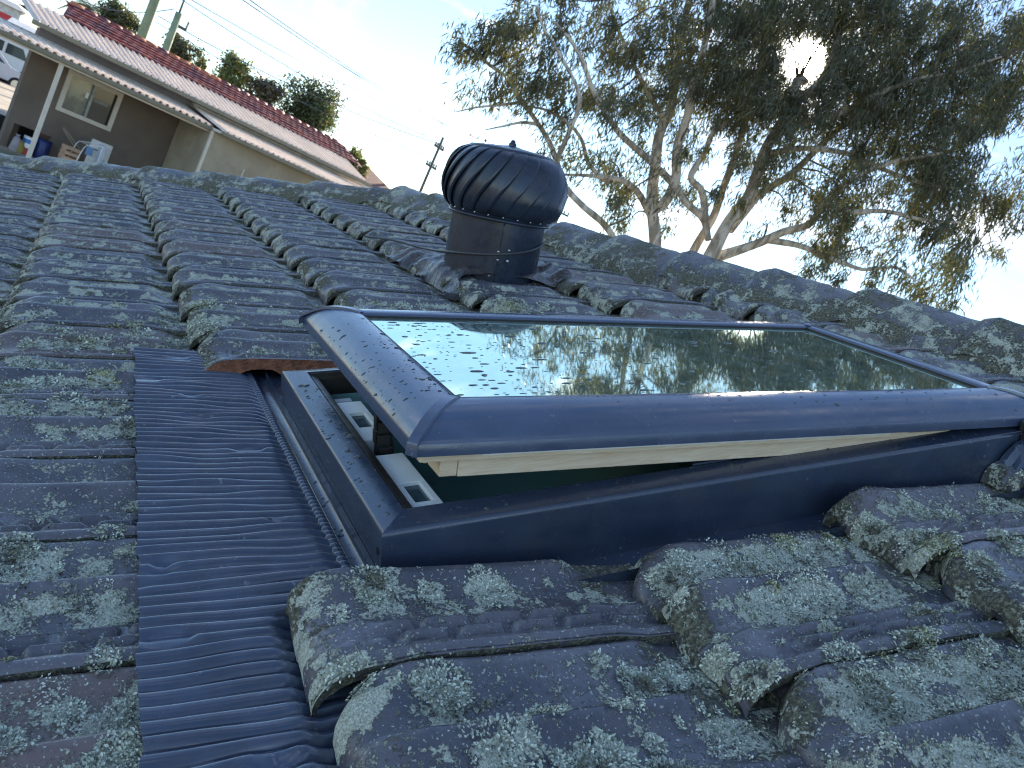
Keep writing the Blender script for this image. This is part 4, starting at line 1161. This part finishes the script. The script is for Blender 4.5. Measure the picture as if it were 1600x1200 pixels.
for y_ in (-0.25, 0.25):
    mb = MB(); mb.tube([(-0.18, y_, 0), (-0.05, y_, 0.75), (0.0, y_, 0.85), (0.42, y_, 0.97)], 0.010, 6); mb.build('frame_rail', M_WHITE, R_)
    mb = MB(); mb.tube([(0.42, y_, 0.0), (0.40, y_, 0.97)], 0.011, 6); mb.build('leg', M_WHITE, R_)
for i in range(6):
    x_ = 0.02 + i * 0.075; mb = MB(); mb.tube([(x_, -0.25, 0.86 + x_ * 0.27), (x_, 0.25, 0.86 + x_ * 0.27)], 0.006, 5); mb.build('rung', M_WHITE, R_)
MB().box((0.40, -0.25, 0.35), (0.50, 0.25, 1.0)).build('wing_panel', plain('pale_blue_cloth', (0.45, 0.5, 0.58), 0.8), R_)
MB().box((0.02, -0.27, 0.62), (0.2, -0.25, 0.84)).build('hung_cloth', plain('blue_cloth', (0.12, 0.22, 0.4), 0.8), R_)
R_ = hroot('leaning_board', 1.08, 0.8, -2.0); tag(R_, 'flat white cabinet panel leaning upright below the house window', 'panel')
bevel(MB().box((-0.29, -0.03, 0.0), (0.28, 0.03, 1.07)).build('panel_board', plain('white_board', (0.62, 0.62, 0.6), 0.5), R_), 0.01)
mb = MB(); mb.box((-0.18, -0.045, 0.80), (-0.02, -0.031, 0.825)); mb.build('pull_handle', M_CABLE, R_)
mb = MB(); mb.box((0.0, -0.04, 0.35), (0.2, -0.031, 0.62)); mb.build('front_plate', plain('grey_plate', (0.4, 0.45, 0.47), 0.5), R_)
R_ = hroot('hand_rail', 0.25, 0.5, -2.0); tag(R_, 'pair of thin brown steel rails sloping down against the wall', 'handrail')
for dz_ in (0, 0.12):
    mb = MB(); mb.tube([(-0.12, 0, 1.0 + dz_ * 0.4), (0.5, 0, 0.5 + dz_)], 0.012, 6); mb.build('rail', M_WALL2, R_)
mb = MB(); mb.tube([(0.5, 0, 0), (0.5, 0, 0.62)], 0.012, 6); mb.build('rail_post', M_WALL2, R_)

# ------------------------------------------------------------------ street at the far left
M_CAR = plain('silver_paint', (0.55, 0.55, 0.60), 0.25, 0.03, 3); M_CARG = plain('car_glass', (0.03, 0.045, 0.05), 0.08, 0.1, 3); M_TYRE = plain('tyre', (0.02, 0.02, 0.02), 0.8)
def vehicle(name, loc, rz, prof, width, glass, label, cat, paint, wheels):
    R_ = empty(name, loc, (0, 0, rz)); tag(R_, label, cat)
    n = len(prof); half = width / 2
    V = [(x, -half * (1 - 0.10 * smooth(0.7, 1.5, z_)), z_) for x, z_ in prof] + [(x, half * (1 - 0.10 * smooth(0.7, 1.5, z_)), z_) for x, z_ in prof]
    F = [tuple(range(n))[::-1], tuple(range(n, 2 * n))] + [(i, (i + 1) % n, n + (i + 1) % n, n + i) for i in range(n)]
    bevel(build('body', V, F, paint, R_, False), 0.06, 3)
    for quad in glass:
        mb = MB(); nq = len(quad[1])
        if quad[0] == 'side':
            for sg in (-1, 1):
                mb = MB(); V = []
                for d_ in (0.012, -0.02):
                    V += [(x, sg * (half * (1 - 0.10 * float(smooth(0.7, 1.5, z_))) + d_), z_) for x, z_ in quad[1]]
                mb.add(V, [tuple(range(nq)), tuple(range(nq, 2 * nq))[::-1]] + [(i, (i + 1) % nq, nq + (i + 1) % nq, nq + i) for i in range(nq)]); mb.build('side_window', M_CARG, R_)
        else:
            (xa, za), (xb, zb) = quad[1]; dx = 0.02
            mb.hull([(xa + dx * quad[2], -half * 0.82, za), (xa + dx * quad[2], half * 0.82, za), (xb + dx * quad[2], half * 0.76, zb), (xb + dx * quad[2], -half * 0.76, zb)],
                    [(xa - dx * quad[2], -half * 0.82, za), (xa - dx * quad[2], half * 0.82, za), (xb - dx * quad[2], half * 0.76, zb), (xb - dx * quad[2], -half * 0.76, zb)])
            mb.build('windscreen', M_CARG, R_)
    for wx in wheels:
        for sg in (-1, 1):
            mb = MB(); mb.tube([(wx, sg * (half - 0.2), 0.32), (wx, sg * (half + 0.01), 0.32)], 0.32, 20); wh = mb.build('wheel', M_TYRE, R_, False)
            mb = MB(); mb.tube([(wx, sg * (half - 0.05), 0.32), (wx, sg * (half + 0.02), 0.32)], 0.2, 14); mb.build('rim', M_STEEL, wh, False)
    return R_
wag = [(-2.2, 0.35), (-2.25, 0.75), (-2.1, 1.0), (-1.95, 1.46), (-1.7, 1.54), (0.1, 1.54), (0.4, 1.47), (1.05, 0.98), (2.1, 0.84), (2.3, 0.65), (2.25, 0.32)]
p = site(2, 128, 38); c_ = vehicle('parked_car', (p[0] - 1.1, p[1], -1.48), HA + 0.05, wag, 1.75,
    [('side', [(-1.85, 1.02), (-1.7, 1.42), (0.15, 1.42), (0.75, 1.02)]), ('front', [(1.02, 1.02), (0.45, 1.44)], 1)], 'silver wagon parked on the concrete, cut by the left edge', 'car', M_CAR, (-1.35, 1.4))
for y_ in (-0.6, 0.6):
    mb = MB(); mb.tube([(-1.5, y_, 1.56), (-1.45, y_, 1.62), (-0.1, y_, 1.62), (-0.05, y_, 1.56)], 0.02, 6); mb.build('roof_rail', M_WHITE, c_)
van = [(-2.4, 0.4), (-2.45, 1.0), (-2.35, 2.0), (-2.2, 2.1), (1.3, 2.1), (1.55, 2.0), (2.05, 1.25), (2.45, 1.0), (2.5, 0.6), (2.45, 0.38)]
p = site(12, 95, 45); vehicle('parked_van', (p[0] - 0.95, p[1], -1.33), HA, van, 1.85,
    [('side', [(-2.1, 1.25), (-2.05, 1.8), (0.3, 1.8), (0.3, 1.25)]), ('side', [(0.45, 1.25), (0.45, 1.8), (1.25, 1.8), (1.6, 1.25)]), ('front', [(2.0, 1.28), (1.58, 1.92)], 1)], 'white van with a long side window standing behind the silver wagon', 'van', plain('white_paint', (0.7, 0.72, 0.75), 0.3, 0.03), (-1.5, 1.55))
def bld(name, px, py, dep, w_, d_, h_, zb, label, wallm, bands, roofm, cat='building', rise_=0.5):
    p = site(px, py, dep); R_ = empty(name, (p[0], p[1], zb), (0, 0, 0.12)); tag(R_, label, cat)
    MB().box((-w_, 0, 0), (0, d_, h_)).build('wall', wallm, R_)
    for i, (z0, z1, m) in enumerate(bands): MB().box((-w_ + 0.05, -0.06, z0), (-0.35, -0.003, z1)).build('sign_band', m, R_)
    mb = MB(); mb.add([(-w_ - 0.3, -0.4, h_ + 0.003), (0.3, -0.4, h_ + 0.003), (0.3, d_ + 0.3, h_ + 0.003), (-w_ - 0.3, d_ + 0.3, h_ + 0.003), (-w_, d_ * 0.5, h_ + rise_ * 1.1), (-0.2, d_ * 0.5, h_ + rise_)], [(0, 1, 5, 4), (1, 2, 5), (2, 3, 4, 5), (3, 0, 4), (3, 2, 1, 0)])
    mb.build('roof', roofm, R_)
    return R_
M_REDS = plain('red_sign', (0.55, 0.035, 0.04), 0.5, 0.05)
bld('white_shop', 25, 45, 60, 12, 8, 4.1, -1.2, 'white shopfront with wide red bands at the top left corner', plain('white_render', (0.6, 0.6, 0.6), 0.8), ((1.4, 2.3, M_REDS), (2.8, 3.5, M_REDS)), plain('grey_roof', (0.28, 0.29, 0.31), 0.6))
b_ = bld('grey_shed', 64, 48, 52, 1.55, 6, 2.75, -1.2, 'slate grey shed with a pale sheet roof between shopfront and house', plain('slate_wall', (0.12, 0.13, 0.145), 0.7), (), plain('pale_roof', (0.5, 0.52, 0.54), 0.5), 'shed')

p = site(600, 280, 45)
RH = empty('distant_house', (p[0], p[1], -1.4), (0, 0, HA)); tag(RH, 'far house with a dark red hipped roof beyond the tan roof end', 'house')
MB().box((-2.2, 0, 0), (2.2, 5, 2.6)).build('wall', M_WALL2, RH)
mb = MB(); mb.add([(-2.6, -0.4, 2.6), (2.6, -0.4, 2.6), (2.6, 5.4, 2.6), (-2.6, 5.4, 2.6), (-0.9, 2.5, 4.0), (0.6, 2.5, 4.0)], [(0, 1, 5, 4), (1, 2, 5), (2, 3, 4, 5), (3, 0, 4)]); mb.build('roof', plain('dull_red_roof', (0.16, 0.06, 0.05), 0.8), RH)

# ------------------------------------------------------------------ poles and wires
M_POLE = plain('green_treated_timber', (0.26, 0.32, 0.20), 0.8, 0.15, 3); M_POLED = plain('grey_timber', (0.13, 0.115, 0.10), 0.9, 0.2, 3); M_INS = plain('insulator', (0.30, 0.27, 0.25), 0.4); M_WIRE = plain('wire', (0.13, 0.13, 0.14), 0.6)
def pole(base_xy, top_z, r0, r1, m, label, arms=(), tip=0.0, yaw=0.6):
    zb = float(np.interp(base_xy[1], [8, 22, 34, 46, 70], [-3.3, -2.0, -1.75, -1.35, -1.2]))
    R_ = empty('power_pole', (base_xy[0], base_xy[1], zb), (0, 0, yaw)); tag(R_, label, 'pole', 'power poles')
    mb = MB(); H_ = top_z - zb
    mb.tube([(0, 0, 0), (0, 0, H_ * 0.5), (0, 0, H_)], [r0, (r0 + r1) / 2, r1], 14); mb.build('shaft', m, R_, True)
    if tip: mb = MB(); mb.tube([(0, 0, H_), (0, 0, H_ + tip)], [0.04, 0.03], 8); mb.build('top_spike', M_POLED, R_, True)
    for dz_, half in arms:
        MB().box((-half, -0.05, H_ - dz_ - 0.06), (half, 0.05, H_ - dz_ + 0.06)).build('crossarm', M_POLED, R_)
        for q in (-0.9, -0.45, 0.45, 0.9):
            mb = MB(); mb.tube([(q * half, 0, H_ - dz_ + 0.06), (q * half, 0, H_ - dz_ + 0.13), (q * half, 0, H_ - dz_ + 0.24)], [0.03, 0.06, 0.035], 8); mb.build('insulator', M_INS, R_, True)
    return R_
pole((0.52, 34.0), 9.5, 0.19, 0.14, M_POLE, 'thick pale green pole rising out of frame behind the red roof', ((0.6, 1.1),))
p2 = pole((1.38, 33.5), 4.05, 0.17, 0.12, M_POLE, 'shorter green pole with a spike on top behind the red roof', (), 0.75)
MB().box((0.1, -0.04, 5.35), (0.5, 0.04, 5.43)).build('bracket', M_POLED, p2); mb = MB(); mb.tube([(0.48, 0, 5.4), (0.5, 0, 5.7)], 0.04, 8); mb.build('insulator', M_INS, p2)
pole((15.78, 42.5), 5.6, 0.10, 0.07, M_POLED, 'slim dark pole with two small crossarms left of the ventilator', ((0.6, 0.45), (1.7, 0.5)))
pole((23.7, 56.0), 8.5, 0.12, 0.09, M_POLED, 'distant pole whose crossarm just shows above the ventilator head', ((0.25, 1.3),), yaw=-0.5)
pole((24.8, 43.3), 6.1, 0.17, 0.12, M_POLED, 'dark pole stump showing right of the ventilator against white sky', ((1.1, 0.6),), yaw=-0.4)
WIRES = [((375, -3, 26), (757, 222, 56), 0.012), ((386, -3, 26.5), (764, 226, 56), 0.012), ((296, -2, 28), (742, 221, 56), 0.010), ((282, -2, 30), (680, 218, 42.8), 0.010), ((247, 25, 34), (680, 223, 42.8), 0.012), ((243, 34, 34), (672, 245, 42.8), 0.010), ((120, -3, 36), (272, 14, 33.6), 0.012), ((60, 4, 48), (222, 50, 34), 0.009), ((690, 193, 42.8), (757, 226, 56), 0.010)]
WLAB = ['upper wire of the highest pair crossing the blue sky', 'lower wire of the highest pair crossing the blue sky', 'upper wire of the middle pair, meeting the distant crossarm', 'lower wire of the middle pair, ending at the slim dark pole',
        'wire from the spiked green pole top to the slim dark pole', 'sagging wire from below the spike to the lower crossarm of the slim pole', 'short wire above the red roof reaching the spiked green pole',
        'faint wire in the white sky at the top left, left of the green poles', 'short wire between the slim dark pole and the distant crossarm']
for i, (a, b, r) in enumerate(WIRES):
    A_, B_ = site(*a), site(*b)
    q = np.linspace(0, 1, 24)[:, None]; P = A_ + (B_ - A_) * q; P[:, 2] -= (0.35 * 4 * q * (1 - q))[:, 0]
    o = MB().tube(P, r * 1.7, 5).build('overhead_wire', M_WIRE, None, True)
    tag(o, WLAB[i], 'wire', 'overhead wires')

# ------------------------------------------------------------------ trees
def leaves(P, L, Wd, droop, tone, seed):
    """hanging blade leaves; returns verts, faces, colours"""
    r = np.random.default_rng(seed); n = len(P)
    a = r.uniform(0, 2 * np.pi, n); el = r.normal(droop, 0.45, n)
    D = np.stack([np.cos(a) * np.cos(el), np.sin(a) * np.cos(el), -np.sin(el)], 1)
    X = np.cross(D, r.normal(0, 1, (n, 3))); X /= np.linalg.norm(X, axis=1)[:, None]
    l = (L * r.uniform(0.6, 1.35, n))[:, None]; w_ = (Wd * r.uniform(0.7, 1.3, n))[:, None]
    V = np.stack([P, P + D * l * 0.4 + X * w_, P + D * l + np.array([0, 0, -0.1]) * l, P + D * l * 0.45 - X * w_], 1).reshape(-1, 3)
    F = np.arange(n * 4).reshape(n, 4)
    c = tone[None, :] * r.uniform(0.65, 1.4, n)[:, None] * (1 + r.normal(0, 0.10, (n, 3)))
    return V, F, np.repeat(np.clip(c, 0.005, 1), 4, 0)

def gum_tree():
    LIMBS = [  # (radius at base in px of the photograph, tip), polyline (x, y, depth)
        ('trunk', 20, 5, [(1024, 372, 12.0), (1021, 325, 12.0), (1022, 275, 12.0), (1032, 205, 12.1), (1047, 175, 12.2), (1055, 137, 12.3), (1065, 60, 12.5), (1078, -20, 12.7), (1100, -140, 13)]),
        ('limb', 11, 5, [(1022, 328, 12.0), (1037, 318, 11.9), (1054, 287, 11.8), (1058, 230, 11.6), (1075, 180, 11.4), (1085, 120, 11.2), (1110, 40, 11), (1120, -60, 11)]),
        ('limb', 8, 3, [(1053, 288, 11.8), (1025, 260, 11.6), (1000, 237, 11.4), (965, 205, 11.1), (930, 150, 10.8), (900, 80, 10.6), (870, 40, 10.5)]),
        ('limb', 8, 7, [(1054, 287, 11.8), (1075, 320, 11.8), (1097, 340, 11.9), (1107, 375, 11.9)]),
        ('limb', 8, 3, [(1102, 345, 11.9), (1095, 295, 11.8), (1080, 280, 11.7), (1100, 240, 11.6), (1117, 200, 11.5), (1145, 185, 11.4), (1180, 130, 11.2)]),
        ('trunk', 24, 9, [(1112, 396, 12.0), (1140, 345, 12.0), (1170, 305, 12.0), (1190, 260, 12.0), (1207, 220, 12.0), (1227, 185, 12.0), (1237, 150, 12.0), (1243, 125, 12.0), (1255, 130, 12.2)]),
        ('limb', 11, 4, [(1235, 155, 12.0), (1270, 142, 12.1), (1297, 105, 12.2), (1312, 50, 12.4), (1330, 0, 12.6), (1350, -90, 12.8), (1345, -200, 13)]),
        ('trunk', 14, 4, [(1095, 372, 12.6), (1115, 340, 12.6), (1132, 290, 12.7), (1147, 250, 12.7), (1160, 200, 12.8), (1175, 145, 12.9), (1186, 110, 13), (1195, 50, 13.1), (1212, -30, 13.2), (1215, -170, 13.4)]),
        ('limb', 10, 3, [(1140, 360, 12.3), (1162, 332, 12.4), (1187, 303, 12.5), (1232, 275, 12.6), (1262, 247, 12.7), (1300, 210, 12.8), (1360, 170, 12.9), (1430, 120, 13)]),
        ('limb', 11, 3, [(1120, 402, 12.2), (1190, 378, 12.0), (1225, 362, 11.8), (1265, 350, 11.6), (1287, 318, 11.4), (1330, 280, 11.2), (1400, 250, 11), (1470, 240, 10.8)]),
        ('limb', 7, 2, [(1200, 375, 12.0), (1250, 385, 11.7), (1287, 400, 11.5), (1319, 413, 11.3), (1350, 424, 11.1), (1400, 420, 11), (1430, 440, 10.9)]),
        ('limb', 8, 2, [(1228, 205, 12.0), (1260, 190, 11.8), (1300, 182, 11.6), (1350, 157, 11.4), (1420, 130, 11.2), (1500, 110, 11), (1560, 90, 10.9)]),
        ('limb', 7, 2, [(1200, 240, 12.0), (1250, 232, 11.7), (1320, 240, 11.5), (1390, 270, 11.3), (1470, 290, 11.1), (1540, 300, 11)]),
        ('limb', 6, 2, [(1287, 318, 11.4), (1330, 330, 11.2), (1380, 330, 11.1), (1440, 345, 11), (1500, 350, 10.9)]),
        ('trunk', 11, 3, [(944, 352, 10.9), (911, 324, 10.8), (881, 288, 10.8), (872, 258, 10.8), (857, 216, 10.9), (836, 180, 11), (812, 150, 11), (794, 120, 11.1), (770, 100, 11.2), (749, 80, 11.2), (719, 62, 11.3)]),
        ('limb', 8, 2, [(1016, 335, 12.0), (995, 300, 11.8), (974, 285, 11.6), (920, 276, 11.3), (876, 273, 11.1)]),
        ('limb', 5, 2, [(950, 285, 11.5), (920, 255, 11.3), (908, 216, 11.2), (890, 192, 11.1), (854, 171, 11.1), (815, 165, 11)]),
        ('limb', 5, 2, [(870, 250, 10.8), (890, 205, 10.7), (905, 160, 10.6), (880, 90, 10.5), (855, 40, 10.4), (845, 5, 10.3)]),
        ('limb', 4, 1, [(845, 195, 10.9), (815, 190, 10.9), (780, 197, 10.9), (757, 203, 10.9)]),
        ('limb', 3.5, 1, [(818, 160, 11), (780, 163, 11), (745, 165, 11), (712, 172, 11)]),
        ('limb', 6, 2, [(1040, 190, 12.1), (1010, 140, 11.9), (985, 90, 11.8), (960, 30, 11.7), (940, -60, 11.6)]),
    ]
    b0 = site(1090, 420, 12); base = np.array([b0[0], b0[1], -3.0])
    R_ = empty('gum_tree', base); tag(R_, 'tall spreading gum tree with pale trunks, the sun behind its crown', 'tree')
    nodes = []
    for i, (nm, r0, r1, pl) in enumerate(LIMBS):
        P = np.array([site(*q) for q in pl])
        if nm == 'trunk':
            g_ = np.array([P[0] * 0.55 + base * 0.45, P[0] * 0.25 + base * 0.75]); g_[:, 2] = [P[0][2] * 0.45 - 3.0 * 0.55, -3.1]
            P = np.concatenate([g_[::-1], P])
        n = max(12, len(P) * 5)
        S_ = spline(P, n)
        wob = np.stack([vnoise(S_, 1.7, 80 + i), vnoise(S_, 1.7, 120 + i), vnoise(S_, 1.7, 160 + i)], 1) - 0.5
        S_ = S_ + 0.10 * wob * np.linspace(0, 1, n)[:, None]
        rad = np.linspace(r0, r1, n) / 2 * 12 / 1275 * 1.5
        rad = rad * (1 + 0.25 * (vnoise(S_, 3.0, 200 + i, 2) - 0.5))
        MB().tube(S_, rad, 10).build(nm, M_BARK, R_, True, base)
        nodes.append(S_)
    nodes = np.concatenate(nodes)
    # crown density by eye: columns every 40 px from x=680, rows every 40 px from y=-320
    ROWS = [
        (-320, '000000000011111000000000'), (-280, '000000000123333210000000'), (-240, '000000012344443210000000'), (-200, '000000024445554321000000'),
        (-160, '000000134455555432100000'), (-120, '000001245555665543200000'), (-80, '000013455666666654321000'), (-40, '000134566777777665432211'),
        (0, '012455654678999999998877'), (40, '256642555679999999999988'), (80, '015543466667999989999987'), (120, '036654566566787799999988'),
        (160, '000243566655776688998864'), (200, '000034343554554466897310'), (240, '000003433564544555687500'), (280, '000000254333453555578751'),
        (320, '000000042110223656677762'), (360, '000000000100013544466540'), (400, '000000000000002224576100'), (440, '000000000000000001585000')]
    PP = []; CC = []; tw = MB()
    r = np.random.default_rng(5)
    for y0, row in ROWS:
        for ci, ch in enumerate(row):
            D = int(ch)
            if D == 0: continue
            x0 = 680 + ci * 40
            D = D * r.choice([0.35, 0.8, 1.1, 1.6], p=[0.2, 0.3, 0.3, 0.2]) if D < 9 else D
            if abs(x0 + 20 - 1260) < 130 and abs(y0 + 20 - 95) < 110: D = 10.5
            for _ in range(int(D * D * 0.060 + D * 0.40 + r.uniform(0, 1))):
                x, y = x0 + r.uniform(0, 46) - 3, y0 + r.uniform(0, 46) - 3
                dep = r.uniform(10.6, 13.6) if x > 900 else r.uniform(10.4, 11.6)
                c = site(x, y, dep)
                dirv = c - CAM; dirv /= np.linalg.norm(dirv)
                if math.degrees(math.acos(min(1, dirv @ SUN))) < 1.4: continue
                m = int(r.uniform(60, 150) * (1.0 if y0 > -60 else 0.8))
                sig = np.array([0.095, 0.095, 0.125]) * r.uniform(0.55, 1.25)
                pts = c + r.normal(0, 1, (m, 3)) * sig
                PP.append(pts)
                tone = np.array([0.100, 0.115, 0.085]) if r.uniform() < 0.8 else np.array([0.125, 0.120, 0.055])
                CC.append(np.repeat(tone[None], m, 0))
                if r.uniform() < 0.16:
                    j = np.argmin(np.linalg.norm(nodes - c, axis=1)); a = nodes[j]
                    midp = (a + c) / 2 + r.normal(0, 0.10, 3) + np.array([0, 0, 0.12])
                    if np.linalg.norm(a - c) < 2.2: tw.tube(spline(np.array([a, midp, c]), 8), np.linspace(0.018, 0.004, 8), 5)
    P = np.concatenate(PP); T = np.concatenate(CC)
    d = P - CAM; d /= np.linalg.norm(d, axis=1)[:, None]
    ok = d @ SUN < np.cos(np.radians(r.uniform(1.0, 1.35, len(P)))); P, T = P[ok], T[ok]
    V, F, C = leaves(P, 0.120, 0.0092, 1.0, np.array([1.0, 1.0, 1.0]), 9)
    C = C * np.repeat(T, 4, 0)
    build('crown', V - base, F, M_LEAF, R_, False, {'fcol': np.concatenate([np.clip(C, 0, 1), np.ones((len(C), 1))], 1)}, kind='stuff')
    tw.build('twigs', M_TWIG, R_, True, base, kind='stuff')
    print('gum leaves', len(P))
gum_tree()

def round_tree(px, py, dep, rpx, label, tone, n, clumps, flat=0.8, leaf=0.16, group='trees beyond the houses', name='leafy_tree'):
    c = site(px, py, dep); R = rpx * dep / 1275
    zb = -1.3; r = np.random.default_rng(int(px * 7 + py))
    R_ = empty(name, (c[0], c[1], zb)); tag(R_, label, 'tree', group)
    base = np.array([c[0], c[1], zb])
    tr = MB(); tr.tube(spline(np.array([[0, 0, 0], [0.1, 0.05, (c[2] - zb) * 0.5], [0.0, 0.0, c[2] - zb]]), 10), np.linspace(0.22, 0.07, 10), 8)
    P = []
    for i in range(clumps):
        d = r.normal(0, 1, 3); d /= np.linalg.norm(d); d[2] = d[2] * flat
        q = d * R * r.uniform(0.35, 1.1)
        tr.tube(spline(np.array([[0, 0, (c[2] - zb) * 0.6], [q[0] * 0.5, q[1] * 0.5, c[2] - zb + q[2] * 0.4 - 0.2 * R], [q[0], q[1], c[2] - zb + q[2]]]), 6), np.linspace(0.07, 0.02, 6), 5)
        P.append(base * [1, 1, 0] + np.array([0, 0, c[2]]) + q + r.normal(0, 1, (2 * n // clumps, 3)) * R * 0.19 * r.uniform(0.6, 1.3))
    tr.build('trunk', M_TWIG, R_, True)
    P = np.concatenate(P)
    V, F, C = leaves(P, leaf, leaf * 0.28, 0.4, np.array(tone), int(px))
    build('crown', V - base, F, M_LEAF, R_, False, {'fcol': np.concatenate([C, np.ones((len(C), 1))], 1)}, kind='stuff')
round_tree(188, 28, 42, 30, 'bushy round tree left of the thick green pole', (0.12, 0.135, 0.085), 3000, 26)
round_tree(282, 80, 40, 26, 'small dense tree right behind the spiked green pole', (0.11, 0.12, 0.08), 2600, 22)
round_tree(318, 100, 46, 10, 'tiny pale shrub top peeping over the red ridge', (0.14, 0.16, 0.06), 300, 6)
round_tree(363, 120, 38, 31, 'open branching tree with bright green leaf tufts above the red roof', (0.16, 0.19, 0.08), 1700, 17)
round_tree(412, 142, 39, 27, 'thin airy brownish tree between the tufted and the dark round tree', (0.15, 0.14, 0.10), 1300, 13)
round_tree(484, 175, 42, 48, 'big dark round tree standing near the right end of the red roof', (0.10, 0.125, 0.07), 5200, 30)
round_tree(556, 252, 45, 22, 'small yellow green tree at the end of the tan roof', (0.17, 0.18, 0.06), 900, 12)
# palm
c = site(140, 12, 50); PR = empty('palm_tree', (c[0], c[1], -1.3)); tag(PR, 'feathery palm whose fronds arch over the left end of the red ridge', 'tree')
mb = MB(); mb.tube([(0, 0, 0), (0.1, 0, 2.5), (0, 0, c[2] + 1.3)], [0.2, 0.17, 0.14], 10); mb.build('trunk', M_TWIG, PR, True)
r = np.random.default_rng(3)
for i in range(14):
    a = i * 2.4; L_ = r.uniform(1.3, 1.9); el = r.uniform(0.1, 1.1)
    mid = []
    for q in np.linspace(0, 1, 12):
        mid.append(np.array([math.cos(a) * L_ * q * math.cos(el * (1 - q * 0.6)), math.sin(a) * L_ * q * math.cos(el * (1 - q * 0.6)), c[2] + 1.3 + L_ * (q * math.sin(el) - 0.9 * q * q)]))
    mid = np.array(mid); V = []; F = []
    sd = np.array([-math.sin(a), math.cos(a), 0])
    for q in range(1, 12):
        for sg in (-1, 1):
            for h_ in (0.0, 0.5):
                p0 = mid[q - 1] * (1 - h_) + mid[q] * h_; o = len(V); l_ = 0.42 * math.sin(math.pi * (q + h_) / 12.6) + 0.06
                V += [p0, p0 + sd * sg * l_ * 0.9 + np.array([0, 0, -0.45 * l_]), p0 + (mid[q] - mid[q - 1]) * 0.35]; F.append((o, o + 1, o + 2))
    fc = np.tile([0.06, 0.075, 0.04, 1.0], (len(V), 1))
    build('frond', V, F, M_LEAF, PR, False, {'fcol': fc})
